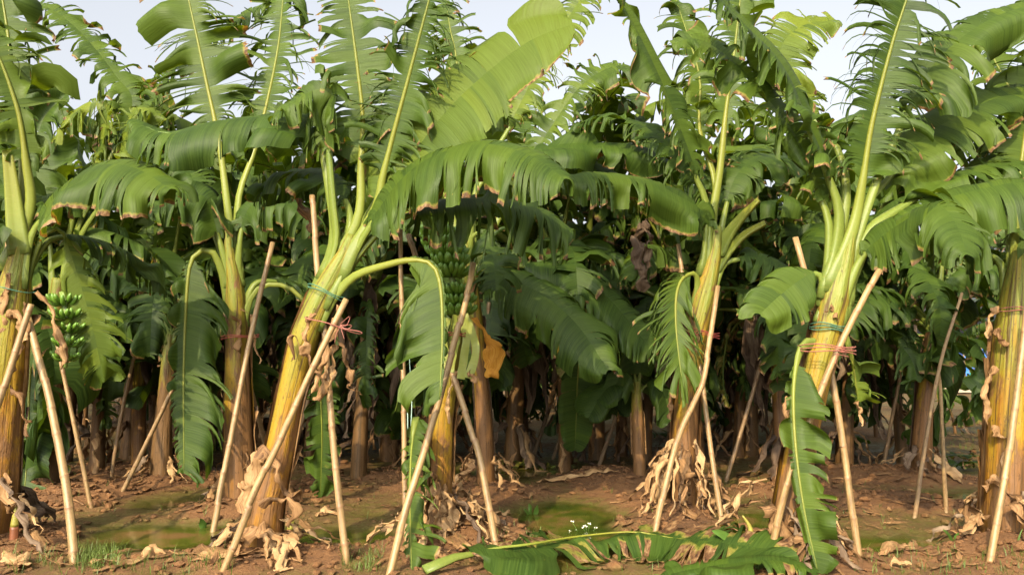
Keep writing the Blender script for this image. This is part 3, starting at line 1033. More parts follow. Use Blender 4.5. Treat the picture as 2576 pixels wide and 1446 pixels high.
# --- D2: fruiting plant behind the cut stem
hero('D2', [(1222, 1215, 21), (1218, 1080, 19), (1208, 940, 18), (1196, 800, 18), (1182, 690, 16), (1170, 600, 10)],
     'fruiting banana plant carrying a green bunch in the shade behind the cut stem', .4, .3, 11)  # stem browned through its dryness value to imitate the shade over it
lf('D2', [(1172, 640), (1190, 670), (1290, 705), (1370, 745), (1450, 815), (1530, 930)], .50, -.7, color=(.4, 0, .5), hint=(-.2, -1, .8), droop=.7, torn=.13, slit=(.3, .7), var=.5, halves=(1, 1), pet=.08, vein=0.12)
lf('D2', [(1172, 650), (1220, 670), (1330, 668), (1430, 690), (1530, 750), (1640, 880)], .46, -.1, color=(.3, 0, .5), hint=(-.2, -.8, .8), droop=.75, torn=.12, slit=(.3, .7), var=.5, pet=.2, vein=0.12)
lf('D2', [(1175, 650), (1240, 640), (1400, 630), (1520, 630), (1620, 660)], .42, .6, color=(.2, 0, .5), droop=.78, torn=.1, pet=.2)
lf('D2', [(1165, 620), (1190, 500), (1250, 420), (1330, 380), (1471, 367), (1596, 372), (1696, 412)], .36, -.3, color=(.42, 0, .5), hint=(0, -.7, 1), droop=.62, torn=.16, slit=(.15, .5), var=.6, dry=.7, pet=.3, vein=0.20)
lf('D2', [(1170, 620), (1200, 470), (1280, 320), (1350, 180), (1420, 60), (1480, -20), (1540, -40)], .36, .5, color=(.78, 0, .5), hint=(-.3, -1, .5), droop=.4, torn=.06, slit=(.05, .4), pet=.4)
lf('D2', [(1165, 620), (1120, 480), (1120, 330), (1150, 180), (1130, 60), (1120, -20)], .36, .7, color=(.5, 0, .5), hint=(0, -1, .1), droop=.45, torn=.05, slit=(0, .3), pet=.4)
lf('D2', [(1165, 640), (1100, 560), (1000, 560), (900, 620)], .38, .6, color=(.25, 0, .5), droop=.75)
lf('D2', [(1180, 640), (1290, 480), (1400, 300), (1470, 210), (1560, 165), (1640, 200)], .36, .3, color=(.6, 0, .5), hint=(0, -.8, .8), droop=.55, torn=.06, dry=.5, pet=.4)
lf('D2', [(1172, 640), (1186, 600), (1214, 590), (1238, 640), (1248, 730)], .34, -.8, color=(.25, 0, .5), hint=(0, -1, .6), droop=.55)
drypx('D2', [(1188, 795), (1212, 825), (1232, 850), (1243, 890), (1236, 955)], .11, mat='orange', name='dead_leaf', near=-.5, prof=[.15, .2, .25, .9, 1, .5], curl=.5)
sheaths('D2', [(.1, .5, -1.6, 2.2, .05, 'grey'), (.5, .7, -1.2, 2.0, .06, 'grey')])
skirt(PL['D2']['root'], BASES['D2'], .14, 8, 12, .45, .35)

# --- E
hero('E', [(1722, 1255, 33), (1722, 1130, 30), (1732, 980, 29), (1748, 850, 28), (1772, 740, 29), (1790, 670, 28), (1800, 620, 20), (1806, 570, 10)],
     'banana plant with brown speckled stem and dry skirt right of centre', .3, .6, 13)
lf('E', [(1800, 620), (1793, 540), (1812, 420), (1826, 280), (1846, 140), (1862, 0), (1872, -80)], .42, .2, color=(.5, 0, .5), hint=(-.1, -1, .1), droop=.45, torn=.06, slit=(0, .35), var=1.2, pet=.42, r0=.055, dry=.5)
lf('E', [(1795, 620), (1778, 520), (1748, 428), (1711, 325), (1661, 200), (1621, 115), (1581, 40), (1530, -30)], .40, -.2, color=(.48, 0, .5), hint=(.5, -.7, .6), droop=.5, torn=.08, slit=(.1, .4), var=.9, halves=(1, .8), pet=.26, r0=.055, dry=.4)
stubpx('E', [(1806, 640), (1825, 600), (1862, 550), (1908, 502)], .065, .028, -.25)
stubpx('E', [(1800, 680), (1825, 640), (1870, 592), (1925, 560)], .05, .03, -.2)
lf('E', [(1790, 700), (1820, 668), (1870, 648), (1930, 652), (1990, 690), (2040, 740)], .36, -.25, color=(.28, 0, .5), hint=(0, -.8, 1), droop=.7, torn=.1, pet=.3)
lf('E', [(1795, 620), (1785, 560), (1755, 522), (1700, 490), (1641, 460), (1571, 446), (1490, 440), (1400, 452)], .42, -.5, color=(.46, 0, .5), hint=(0, -.75, 1), droop=.82, torn=.10, slit=(.05, .35), var=.55, dry=.5, pet=.1, vein=0.05, gap=.22)
lf('E', [(1785, 700), (1750, 690), (1718, 700), (1702, 740), (1700, 810), (1706, 880), (1716, 960)], .46, -.5, .9, color=(.5, 0, .5), hint=(0, -1, .35), droop=.4, torn=.05, slit=(.05, .4), var=.8, pet=.1, vein=0.75, r0=.04)
lf('E', [(1805, 600), (1840, 470), (1900, 400), (1990, 400), (2060, 460)], .38, .7, color=(.35, 0, .5), droop=.65)
lf('E', [(1800, 600), (1770, 480), (1720, 420), (1640, 330), (1520, 290), (1440, 320)], .36, .9, color=(.35, 0, .5), droop=.6, torn=.06)
lf('E', [(1802, 610), (1800, 470), (1760, 330), (1760, 200), (1730, 90), (1700, 0)], .4, .7, color=(.55, 0, .5), hint=(.2, -1, .1), droop=.4, torn=.06, slit=(0, .3), dry=.5, pet=.4)
drypx('E', [(1612, 560), (1606, 610), (1618, 660), (1612, 735)], .10, mat='grey', near=.5, crumple=.09, color=(.4, 0, .5), name='dead_leaf')
drypx('E', [(1625, 575), (1634, 640), (1626, 700)], .05, mat='grey', near=.45, crumple=.08, color=(.5, 0, .5), name='dead_leaf')
drypx('E', [(1760, 830), (1752, 860), (1750, 900)], .05)
drypx('E', [(1690, 980), (1688, 1010), (1680, 1060)], .05)
sheaths('E', [(.05, .5, -2.2, 1.6, .03, 'stem'), (.45, .66, -1.2, 2.2, .05, 'dry'), (.02, .3, -.8, 1.6, .08, 'dry')])
extra_sheaths('E', 36)
skirt(PL['E']['root'], BASES['E'], .13, 22, 13, .6, .42)

# --- F
hero('F', [(1980, 1380, 40), (1992, 1270, 38), (2014, 1120, 36), (2046, 980, 35), (2076, 850, 34), (2096, 760, 36), (2112, 690, 36), (2128, 630, 26), (2142, 575, 12)],
     'tall banana plant with bright yellow crown and leaf hanging to the ground on the right', .24, .8, 15)
lf('F', [(2140, 640), (2150, 560), (2170, 450), (2190, 325), (2220, 200), (2250, 90), (2280, 0), (2305, -90)], .44, -.15, color=(.3, 0, .5), hint=(-.05, -1, .15), droop=.46, torn=.034, slit=(.0, .25), var=.9, fold=.25, dry=.45, pet=.26, r0=.06, vein=0.25)
lf('F', [(2122, 650), (2112, 560), (2094, 455), (2040, 325), (1990, 205), (1945, 135), (1880, 70), (1815, 0), (1770, -70)], .36, -.25, color=(.45, 0, .5), hint=(.5, -.7, .7), droop=.55, torn=.06, slit=(.05, .4), var=.9, pet=.26, r0=.06, dry=.4)
lf('F', [(2105, 660), (2086, 560), (2060, 475), (2028, 395), (1988, 322), (1920, 238), (1850, 160), (1760, 100), (1690, 110)], .38, .15, color=(.5, 0, .5), hint=(.4, -.8, .6), droop=.48, torn=.06, slit=(.05, .4), var=.9, pet=.22, r0=.05, dry=.4)
lf('F', [(2150, 620), (2180, 520), (2232, 450), (2320, 350), (2400, 298), (2500, 250), (2600, 225)], .42, .5, color=(.52, 0, .5), hint=(-.2, -.8, .8), droop=.45, torn=.11, slit=(.3, .8), var=.7, pet=.3, dry=.5)
lf('F', [(2150, 650), (2180, 590), (2240, 535), (2310, 490), (2395, 450), (2495, 420), (2610, 405)], .36, .15, color=(.45, 0, .5), hint=(0, -.5, 1), droop=.55, torn=.08, pet=.35, r0=.06)
lf('F', [(2130, 690), (2185, 615), (2250, 568), (2365, 507), (2470, 476), (2580, 460), (2700, 480)], .40, -.35, color=(.46, 0, .5), hint=(0, -.75, 1), droop=.76, torn=.08, slit=(.25, .7), var=.6, pet=.3, r0=.05)
lf('F', [(2120, 710), (2165, 650), (2215, 600), (2270, 560), (2330, 525), (2372, 522), (2410, 575), (2432, 640)], .38, -.85, color=(.48, 0, .5), hint=(0, -.8, 1), droop=.76, torn=.07, slit=(.2, .6), var=.8, pet=.2, r0=.045)
lf('F', [(2150, 600), (2200, 470), (2260, 330), (2330, 190), (2400, 112), (2500, 45), (2620, 5)], .46, .1, color=(.5, 0, .5), hint=(-.2, -.8, .9), droop=.66, torn=.08, slit=(.15, .5), var=.7, pet=.45)
lf('F', [(2060, 880), (2042, 862), (2018, 872), (2003, 920), (1996, 1000), (2002, 1125), (2022, 1275), (2058, 1440)], .23, -.55, .8, color=(.52, 0, .5), hint=(-.5, -1, .3), droop=.2, torn=.10, slit=(.1, .6), var=.6, halves=(.2, 1), pet=.2, vein=0.12, r0=.035)
lf('F', [(2100, 710), (2062, 690), (2020, 700), (1960, 745), (1912, 790)], .34, -.2, color=(.5, 0, .5), hint=(.3, -1, .7), droop=.55, torn=.1, slit=(.4, .9), var=.4, halves=(1, .8), pet=.18)
lf('F', [(2110, 840), (2128, 850), (2142, 900), (2152, 960), (2160, 1010)], .22, .05, color=(.85, .05, .5), hint=(0, -1, .2), droop=.3, torn=.06, halves=(.2, 1), pet=.4, r0=.03)
lf('F', [(2135, 640), (2130, 480), (2090, 340), (2010, 260), (1960, 140), (2010, 70), (2100, 50)], .3, .9, color=(.82, 0, .5), hint=(0, -.8, .7), droop=.4, torn=.05, var=.7, slit=(.2, .7), pet=.45)
drypx('F', [(2158, 1010), (2165, 1040), (2160, 1070)], .03, near=.05)
drypx('F', [(2080, 790), (2092, 768), (2108, 775), (2104, 800)], .05, curl=1.6)
drypx('F', [(1925, 1290), (1950, 1285), (1965, 1330), (1975, 1385)], .09, near=-.2, crumple=.05)
drypx('F', [(2085, 1290), (2110, 1330), (2140, 1380), (2165, 1418)], .07, near=-.2, crumple=.05)
drypx('F', [(1990, 1070), (1980, 1040), (1988, 1000), (2004, 1060)], .05)
sheaths('F', [(.55, .70, -1.3, 2.4, .05, 'dry'), (.38, .58, -1.5, 1.9, .04, 'dry'), (.05, .5, -2.2, 1.9, .03, 'stem'), (.05, .42, -.8, 1.2, .05, 'dry'), (.62, .74, -2.0, 1.8, .04, 'stem')])
extra_sheaths('F', 37)
skirt(PL['F']['root'], BASES['F'], .14, 14, 15, .4, .42)

# --- H: plant cut by the right edge
hero('H', [(2534, 1345, 56), (2536, 1200, 52), (2540, 1040, 48), (2546, 880, 44), (2552, 770, 40), (2558, 690, 28), (2562, 620, 10)],
     'thick banana plant with peeling orange stem cut off by the right edge', .15, .6, 17)
lf('H', [(2555, 720), (2520, 670), (2470, 625), (2410, 600), (2330, 620)], .38, .6, color=(.3, 0, .5), droop=.7, pet=.4, r0=.05)
lf('H', [(2560, 680), (2556, 560), (2570, 400), (2600, 200), (2640, 20)], .42, .2, color=(.5, 0, .5), hint=(-.2, -1, .1), droop=.45, pet=.3)
lf('H', [(2565, 680), (2600, 600), (2680, 540), (2800, 560)], .4, -.4, color=(.45, 0, .5), droop=.7)
lf('H', [(2555, 660), (2530, 520), (2480, 380), (2400, 300), (2300, 290)], .42, .9, color=(.45, 0, .5), droop=.6, dry=.5)
lf('H', [(2560, 660), (2590, 480), (2570, 300), (2500, 150), (2440, 60)], .4, .8, color=(.5, 0, .5), droop=.5, dry=.5, hint=(0, -1, .4))
drypx('H', [(2500, 770), (2494, 800), (2496, 850)], .035)
drypx('H', [(2500, 850), (2520, 840), (2532, 870)], .05)
drypx('H', [(2505, 925), (2490, 950), (2478, 1000), (2494, 1070)], .04)
drypx('H', [(2498, 1090), (2515, 1080), (2525, 1130), (2530, 1180)], .05)
drypx('H', [(2480, 1230), (2500, 1200), (2512, 1220)], .04)
sheaths('H', [(.1, .62, -2.5, 1.4, .03, 'dry'), (.15, .7, -1.2, 1.7, .03, 'stem'), (.3, .75, -1.9, 1.2, .05, 'dry'), (.1, .45, -.6, 1.2, .05, 'dry')])
extra_sheaths('H', 38)
skirt(PL['H']['root'], BASES['H'], .17, 12, 17, .3, .38)

# --- I: shaded pair behind, right
hero('I', [(2318, 1180, 23), (2324, 1050, 20), (2332, 940, 19), (2345, 850, 17), (2356, 780, 14), (2360, 720, 9)],
     'shaded banana plant with dark drooping leaf in the clearing at the right', .45, .25, 19)
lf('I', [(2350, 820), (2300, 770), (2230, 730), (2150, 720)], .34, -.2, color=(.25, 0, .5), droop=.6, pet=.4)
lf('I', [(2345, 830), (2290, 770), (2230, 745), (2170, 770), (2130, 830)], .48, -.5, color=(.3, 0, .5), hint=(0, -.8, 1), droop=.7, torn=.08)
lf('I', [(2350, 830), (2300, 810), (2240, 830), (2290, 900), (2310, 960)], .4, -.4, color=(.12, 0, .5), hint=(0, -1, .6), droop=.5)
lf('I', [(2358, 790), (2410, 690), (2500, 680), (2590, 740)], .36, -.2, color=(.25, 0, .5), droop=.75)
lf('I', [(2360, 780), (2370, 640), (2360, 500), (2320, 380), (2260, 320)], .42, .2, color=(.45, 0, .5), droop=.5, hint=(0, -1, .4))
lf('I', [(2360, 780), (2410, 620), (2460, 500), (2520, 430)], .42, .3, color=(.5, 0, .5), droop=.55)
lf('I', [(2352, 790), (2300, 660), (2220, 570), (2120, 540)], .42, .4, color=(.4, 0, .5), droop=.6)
sheaths('I', [(.1, .6, -2.0, 1.8, .03, 'grey'), (.55, .75, -1.2, 2.2, .05, 'dry')])
skirt(PL['I']['root'], BASES['I'], .14, 9, 19, .25, .35)

# --- J: small young plant in the middle distance
hero('J', [(1610, 1195, 15), (1606, 1120, 14), (1604, 1060, 14), (1602, 1000, 13), (1602, 960, 9)],
     'young banana plant with ragged brown stem in the shade behind the puddle', .5, .2, 21, sides=16)
for pts, W_ in (([(1602, 990), (1570, 930), (1545, 975), (1510, 1010)], .24), ([(1602, 990), (1640, 960), (1670, 990), (1685, 1060)], .26),
                ([(1602, 980), (1590, 900), (1570, 800)], .24), ([(1604, 980), (1620, 880), (1650, 790)], .24), ([(1602, 990), (1560, 960), (1520, 985), (1480, 1050)], .24)):
    lf('J', pts, W_, -.1, color=(.25, 0, .5), droop=.5, torn=.2, slit=(.5, .9), var=.3, r0=.025)
lf('J', [(1602, 985), (1560, 920), (1500, 885), (1462, 895), (1453, 960), (1450, 1040), (1446, 1132)], .20, .45, color=(.3, 0, .5), hint=(0, -1, .1), droop=.12, torn=.2, slit=(.7, .95), var=.3, pet=.45, r0=.02)
sheaths('J', [(.3, .75, -1.4, 2.4, .05, 'dry')])
# --- K and L: left middle distance
hero('K', [(350, 1165, 17), (350, 1040, 16), (354, 930, 15), (358, 850, 14), (360, 790, 12)],
     'slim banana plant with pale yellow-green petioles behind the left poles', .3, .5, 23, sides=16)
for i, (dx, hx) in enumerate(((-36, -90), (-14, -40), (6, 10), (22, 60), (48, 130), (-60, -190), (64, 190))):
    lf('K', [(360, 810), (360 + dx * .6, 760), (360 + dx, 700), (360 + hx, 590 + abs(hx) * .3), (360 + hx * 2.2, 500 + abs(hx))], .34, .2 - .1 * i, color=(.6 if i < 5 else .35, 0, .5), droop=.55, torn=.09, pet=.42, r0=.04)
hero('L', [(404, 1195, 24), (410, 1080, 20), (418, 980, 18), (424, 900, 16), (428, 840, 10)],
     'short brown banana stem with a shaded drooping leaf left of the hanging leaf', .6, .1, 25, sides=16)
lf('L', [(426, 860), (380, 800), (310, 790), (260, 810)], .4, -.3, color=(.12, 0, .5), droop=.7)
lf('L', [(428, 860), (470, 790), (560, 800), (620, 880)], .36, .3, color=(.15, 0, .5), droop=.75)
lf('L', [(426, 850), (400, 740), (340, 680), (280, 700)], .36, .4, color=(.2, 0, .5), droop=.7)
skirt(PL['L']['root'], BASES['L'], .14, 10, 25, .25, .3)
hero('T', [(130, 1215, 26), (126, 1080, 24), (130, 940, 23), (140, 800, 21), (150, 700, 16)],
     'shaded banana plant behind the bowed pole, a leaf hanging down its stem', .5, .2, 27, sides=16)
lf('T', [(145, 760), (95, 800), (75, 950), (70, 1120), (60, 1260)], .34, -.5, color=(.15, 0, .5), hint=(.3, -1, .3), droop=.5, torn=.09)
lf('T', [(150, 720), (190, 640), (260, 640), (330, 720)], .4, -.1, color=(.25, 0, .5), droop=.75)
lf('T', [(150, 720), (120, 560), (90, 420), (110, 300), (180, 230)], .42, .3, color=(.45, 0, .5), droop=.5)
lf('T', [(150, 720), (200, 560), (290, 430), (350, 330), (425, 185), (510, 118), (580, 62), (650, 20), (740, 0)], .34, -.1, color=(.5, 0, .5), hint=(-.2, -.8, .8), droop=.6, torn=.06, slit=(0, .4), var=1.0, dry=.4, pet=.42)
lf('T', [(150, 720), (210, 540), (330, 280), (290, 190), (200, 80), (120, 20), (50, 10)], .34, .6, color=(.5, 0, .5), hint=(.4, -.8, .5), droop=.55, torn=.07, slit=(.1, .4), dry=.5, pet=.42)
lf('T', [(150, 710), (180, 560), (240, 420), (270, 290), (240, 260), (180, 290), (140, 350)], .34, -.2, color=(.85, 0, .5), droop=.8, torn=.05, slit=(0, .3), var=1.3, pet=.5)
lf('T', [(150, 710), (200, 600), (280, 470), (330, 300), (360, 270), (420, 300)], .32, -.3, color=(.85, 0, .5), droop=.8, torn=.05, slit=(0, .3), var=1.3, pet=.6)

# ------------------------------------------------------------------ banana bunches
BAN = []


def banana_mesh(length=.145, rr=.023):
    ORG[0] = Vector((0, 0, 0))
    C = [(0, 0, 0), (length * .45, 0, length * .10), (length * .74, 0, length * .36), (length * .86, 0, length * .66)]
    P, L = spline(C, 9)
    rad = np.interp(np.linspace(0, 1, 9), [0, .12, .25, .5, .8, .95, 1], [.4 * rr, .5 * rr, .95 * rr, rr * 1.05, rr * 1.0, rr * .65, rr * .3])
    v, f, uv = tube(P, rad, 6, (0, 1, 0))
    return mk_mesh('banana', v, f, M['banana'], np.zeros(len(v)), uv)


BANM = banana_mesh()


def bunch(key, top, bottom, d, hands, per, seed, size=1.0):
    p = PL[key]
    ORG[0] = p['org']
    q = random.Random(seed)
    a, b = at(*top, d), at(*bottom, d - .1)
    mid = (a + b) / 2 + Vector((.03, 0, 0))
    C, L = spline([a, mid, b], 12)
    v, f, uv = tube(C, np.interp(np.linspace(0, 1, 12), [0, .5, 1], [.04, .03, .015]), 8)
    bo = obj('banana_bunch', mk_mesh('banana_bunch', v, f, M['bunch'], np.zeros(len(v)), uv), p['root'])
    for hnd in range(hands):
        u = .22 + .72 * hnd / max(1, hands - 1)
        c = Vector(C[int(u * 11)])
        th0 = -1.6 + q.uniform(-.9, .9)
        sc = size * (1 - .35 * u) * 1.05
        for k in range(per):
            o = bpy.data.objects.new('banana', BANM)
            col.objects.link(o)
            o.parent = bo
            row = k % 2
            th = th0 + (k / (per - 1) - .5) * 3.6
            o.location = c + Vector((math.cos(th) * .03, math.sin(th) * .03, row * .035)) - p['org']
            o.rotation_euler = (q.uniform(-.2, .2), -.05 + .3 * row + q.uniform(-.1, .1), th)
            o.scale = (sc, sc, sc)


bunch('D2', (1092, 560), (1160, 815), PL['D2']['d'] - .95, 8, 14, 4, 1.35)
bunch('A', (162, 735), (164, 925), PL['A']['d'] + .2, 5, 11, 9, .85)

# ------------------------------------------------------------------ bamboo poles
def pole(pts, wpx, label, dtop=None, tone=1.0, d0=None, seed=0):
    """pts: pixels from the foot upwards; the foot stands on the ground, the top leans to depth dtop"""
    q = random.Random(seed or int(pts[0][0] * 7 + pts[0][1]))
    g = G(*pts[0])
    if d0 is not None:
        g = at(pts[0][0], pts[0][1], d0)
    d1 = g.y if dtop is None else dtop
    ys = [p[1] for p in pts]
    W3 = [Vector(g)]
    for p in pts[1:]:
        f = (ys[0] - p[1]) / max(1, ys[0] - ys[-1])
        W3.append(at(p[0], p[1], g.y + (d1 - g.y) * f))
    dirn = (W3[1] - W3[0]).normalized()
    W3[0] = W3[0] - dirn * .10
    root_loc = Vector(g)
    ORG[0] = root_loc
    C0, L = spline(W3, 40)
    r_ = wpx * .43 / FPX * g.y
    tone *= q.uniform(.6, 1.0)
    # node positions
    s, cuts = q.uniform(.05, .25), []
    while s < L - .05:
        cuts.append(s)
        s += q.uniform(.2, .34)
    ss = sorted(set([0.0, L] + [c + d for c in cuts for d in (-.022, -.008, 0, .008, .022) if 0 < c + d < L] + list(np.linspace(0, L, 18))))
    base_s = np.linspace(0, L, 40)
    C = np.stack([np.interp(ss, base_s, C0[:, k]) for k in range(3)], axis=1)
    rad, a_ = [], []
    for s in ss:
        dmin = min([abs(s - c) for c in cuts] + [9])
        rad.append(r_ * (1.06 - .16 * s / L) * (1.11 if dmin < .004 else 1.05 if dmin < .012 else 1.0))
        a_.append(.95 if dmin < .004 else .3 if dmin < .012 else 0.0)
    # slight kinks between internodes
    for i, s in enumerate(ss):
        k = sum(1 for c in cuts if c < s)
        C[i] += np.array([noise.noise((k * 1.7, q.random() * 0 + pts[0][0] * .01, 1)), 0, 0]) * r_ * .35
    v, f, uv = tube(C, rad, 12, (0, -1, .1), uvw=2 * math.pi * r_)
    o = obj('bamboo_pole', mk_mesh('bamboo_pole', v, f, M['bamboo'], np.repeat(a_, 13), uv), None, (tone, 0, .5))
    o.location = root_loc
    tag(o, label, 'pole', 'bamboo props')
    return o


dA, dB, dC, dD, dE, dF, dH, dI = (PL[k]['d'] for k in 'ABCDEFHI')
pole([(187, 1412), (171, 1260), (150, 1130), (120, 985), (92, 880), (70, 800)], 24, 'thick bowed bamboo pole propping the plant at the left edge', dA - .05)
pole([(-62, 1160), (0, 1006), (40, 880), (78, 765)], 20, 'bamboo pole crossing in front of the leftmost stem', dA - .3, d0=dA - .5)
pole([(-6, 1330), (10, 900), (22, 560), (24, 420)], 18, 'bamboo pole rising behind the crown at the left edge', dA + .35)
pole([(230, 1276), (198, 1120), (165, 965), (140, 850)], 12, 'thin bamboo pole second from the left on the ground', dA + 1.4, .8)
pole([(529, 1368), (575, 1130), (620, 900), (650, 760), (686, 610)], 17, 'long slanting bamboo pole in front of the orange-brown stem', dB - .25)
pole([(690, 1235), (660, 1090), (630, 970), (610, 860)], 14, 'bamboo pole behind the orange-brown stem, partly hidden by the leaning stem', dB + .2, .7)
pole([(565, 1432), (635, 1253), (710, 1093), (785, 930), (872, 752)], 21, 'bamboo pole running along the front of the leaning yellow stem', dC - .3)
pole([(872, 1413), (855, 1273), (835, 1073), (820, 880), (800, 690), (786, 492)], 20, 'upright bamboo pole right of the leaning yellow stem, ending above its crown', dC + .15)
pole([(1024, 1378), (1020, 1273), (1015, 1023), (1010, 773), (1006, 600), (1010, 400)], 15, 'tall vertical bamboo pole left of the cut stem', 6.3)
pole([(1250, 1390), (1216, 1198), (1186, 1083), (1150, 973), (1060, 695), (1028, 590)], 19, 'bamboo pole leaning left behind the cut stem', dD + .12)
pole([(980, 1446), (1016, 1300), (1076, 1105), (1116, 963), (1180, 723), (1192, 662)], 22, 'bamboo pole leaning right across the cut stem with a sawn grey top', dD - .2)
pole([(1646, 1348), (1676, 1213), (1706, 1098), (1752, 996), (1772, 938), (1806, 720)], 18, 'crooked bamboo pole in front of the speckled stem with the dry skirt', dE - .2)
pole([(1817, 1315), (1791, 1148), (1766, 963), (1730, 770), (1706, 615)], 15, 'bamboo pole behind the speckled stem, its top showing above the hanging leaf', dE + .2)
pole([(2159, 1400), (2140, 1263), (2120, 1123), (2090, 933), (2042, 745), (2002, 597)], 20, 'bamboo pole passing behind the tall right-hand plant, top leaning left', dF + .15)
pole([(1940, 1387), (1985, 1203), (2035, 1058), (2105, 888), (2185, 728), (2212, 678)], 20, 'long bamboo pole leaning right across the tall right-hand plant', dF - .25)
pole([(2490, 1412), (2515, 1273), (2540, 1123), (2562, 950), (2584, 780)], 20, 'pale bamboo pole against the thick stem at the right edge', dH - .3)
pole([(2301, 1300), (2335, 1073), (2370, 898), (2420, 738)], 12, 'grey bamboo pole in front of the shaded plant in the clearing', dI - .2, .5)
pole([(2379, 1280), (2371, 1098), (2365, 973), (2350, 850)], 12, 'reddish bamboo pole right of the shaded plant in the clearing', dI + .1, .8)
pole([(2222, 1175), (2255, 993), (2280, 870)], 10, 'short grey bamboo pole left of the shaded plant in the clearing', dI + .5, .4)
pole([(1826, 1210), (1871, 1063), (1936, 838)], 12, 'grey bamboo pole slanting between the two right-hand plants', None, .3)
pole([(1341, 1150), (1376, 1046), (1411, 943), (1440, 850)], 11, 'grey bamboo pole slanting right left of the dark hanging leaf', None, .4)
pole([(1391, 1155), (1413, 1086), (1470, 900)], 10, 'grey bamboo pole touching the dark hanging leaf at mid distance', None, .3)
pole([(1506, 1175), (1545, 1060), (1582, 950), (1610, 860)], 11, 'grey bamboo pole beside the young ragged plant', None, .35)
pole([(1508, 1140), (1498, 1030), (1490, 936), (1480, 800)], 9, 'thin upright bamboo pole behind the dark hanging leaf', None, .8)
pole([(310, 1234), (385, 1080), (462, 920)], 13, 'bamboo pole slanting right in front of the short brown stem', None, .55)
pole([(280, 1204), (302, 1060), (336, 900), (350, 830)], 10, 'thin grey bamboo pole left of the slim pale plant', None, .3)
pole([(425, 1180), (400, 993), (368, 880)], 9, 'thin bamboo pole leaning left onto the slim pale plant', None, .5)
pole([(718, 1210), (765, 1043), (800, 930)], 11, 'shaded bamboo pole behind the lower leaning stem', None, .35)
pole([(1248, 1215), (1235, 1060), (1222, 900), (1230, 760)], 12, 'shaded bamboo pole beside the fruiting plant', None, .6)
pole([(1090, 1170), (1135, 1000), (1180, 860)], 11, 'shaded bamboo pole behind the cut stem', None, .3)
pole([(1590, 1150), (1565, 900), (1546, 735)], 11, 'distant bamboo pole whose reddish top shows between drooping leaves', None, .9)
pole([(960, 1150), (945, 1000), (930, 860)], 9, 'thin bamboo pole in the dark gap right of the leaning stem', None, .25)

# ------------------------------------------------------------------ cords
def cord(px, py, d, rx, mat, label, tilt=0.0, knot=None, tails=(), loops=2):
    c = at(px, py, d)
    ORG[0] = c
    V, F = [], []

    def addt(C, r_):
        v, f, _ = tube(np.array(C), r_, 6, (0, .3, 1))
        b = len(V)
        V.extend(v)
        F.extend([tuple(i + b for i in ff) for ff in f])
    for l in range(loops):
        ring = []
        for k in range(25):
            a = 2 * math.pi * k / 24
            x, y = rx * math.cos(a), rx * math.sin(a)
            z = .02 * l + tilt * x + .008 * math.sin(3 * a + l)
            ring.append(c + Vector((x, y, z)))
        addt(ring, .0042)
    for tl in tails:
        P, L = spline([at(x, y, d - rx - .02) for x, y in tl], 14)
        addt(P, .0022)
    o = obj('tie_cord', mk_mesh('tie_cord', V, F, M[mat]), None)
    o.location = c
    tag(o, label, 'cord', 'tie cords')


cord(822, 738, dC - .02, .135, 'green_cord', 'green cord tied round the top of the leaning stem', -.42)
cord(840, 818, dC - .16, .20, 'pink_cord', 'pink cord with a bow tying the pole to the leaning stem', -.3, tails=([(856, 815), (880, 795), (872, 818), (856, 818)], [(856, 818), (846, 840), (842, 862)], [(856, 818), (862, 840), (866, 852)], [(856, 817), (885, 818), (872, 828), (856, 818)]), loops=1)
cord(604, 850, dB - .1, .17, 'red_cord', 'red cord tying the slanting pole to the orange-brown stem', .05, tails=([(632, 848), (640, 838), (632, 852)],))
cord(2082, 832, dF, .125, 'green_cord', 'green cord round the upper stem of the tall right-hand plant', -.12, loops=3)
cord(2080, 885, dF - .1, .19, 'pink_cord', 'pink cord lashing the long pole to the tall right-hand plant', -.06, tails=([(2104, 890), (2135, 897)], [(2104, 890), (2102, 915)]), loops=3)
cord(30, 728, dA, .165, 'green_cord', 'thin green cord round the leftmost stem', -.15, loops=1)
cord(2550, 784, dH, .15, 'pink_cord', 'pink cord round the thick stem at the right edge', -.05)
cord(1768, 845, dE - .08, .15, 'red_cord', 'red cord tying the crooked pole to the speckled stem', -.15, tails=([(1788, 842), (1800, 850)],), loops=3)
cord(1142, 845, dD - .05, .11, 'red_cord', 'red cord round the top of the cut stem', .05)
for i, (pts, lb) in enumerate((([(1018, 780), (1022, 860), (1016, 930), (1024, 1000), (1026, 1080)], 'pale string hanging down beside the tall vertical pole'),
                               ([(1026, 790), (1030, 900), (1036, 1000), (1034, 1090), (1040, 1200)], 'second pale string hanging behind the bent leaf by the vertical pole'))):
    P = [at(x, y, 6.25) for x, y in pts]
    ORG[0] = P[-1]
    C, L = spline(P, 24)
    v, f, _ = tube(C, .0035, 5)
    o = obj('hanging_string', mk_mesh('hanging_string', v, f, M['pale_cord']))
    o.location = P[-1]
    tag(o, lb, 'string')

# ------------------------------------------------------------------ cut leaves lying or leaning
def loose_leaf(C3, label, color, **kw):
    root = thing('cut_leaf', C3[0], label, 'banana leaf', 'cut banana leaves')
    b, rb = leaf_parts(C3, **kw)
    obj('blade', mk_mesh('blade', b[0], b[1], M['leaf'], b[2], b[3], b[4]), root, color)
    obj('midrib', mk_mesh('midrib', rb[0], rb[1], M['rib'], rb[2], rb[3]), root, (1, 0, .5))


def gl(px, py, up):
    p = G(px, py)
    return p + Vector((0, 0, up))


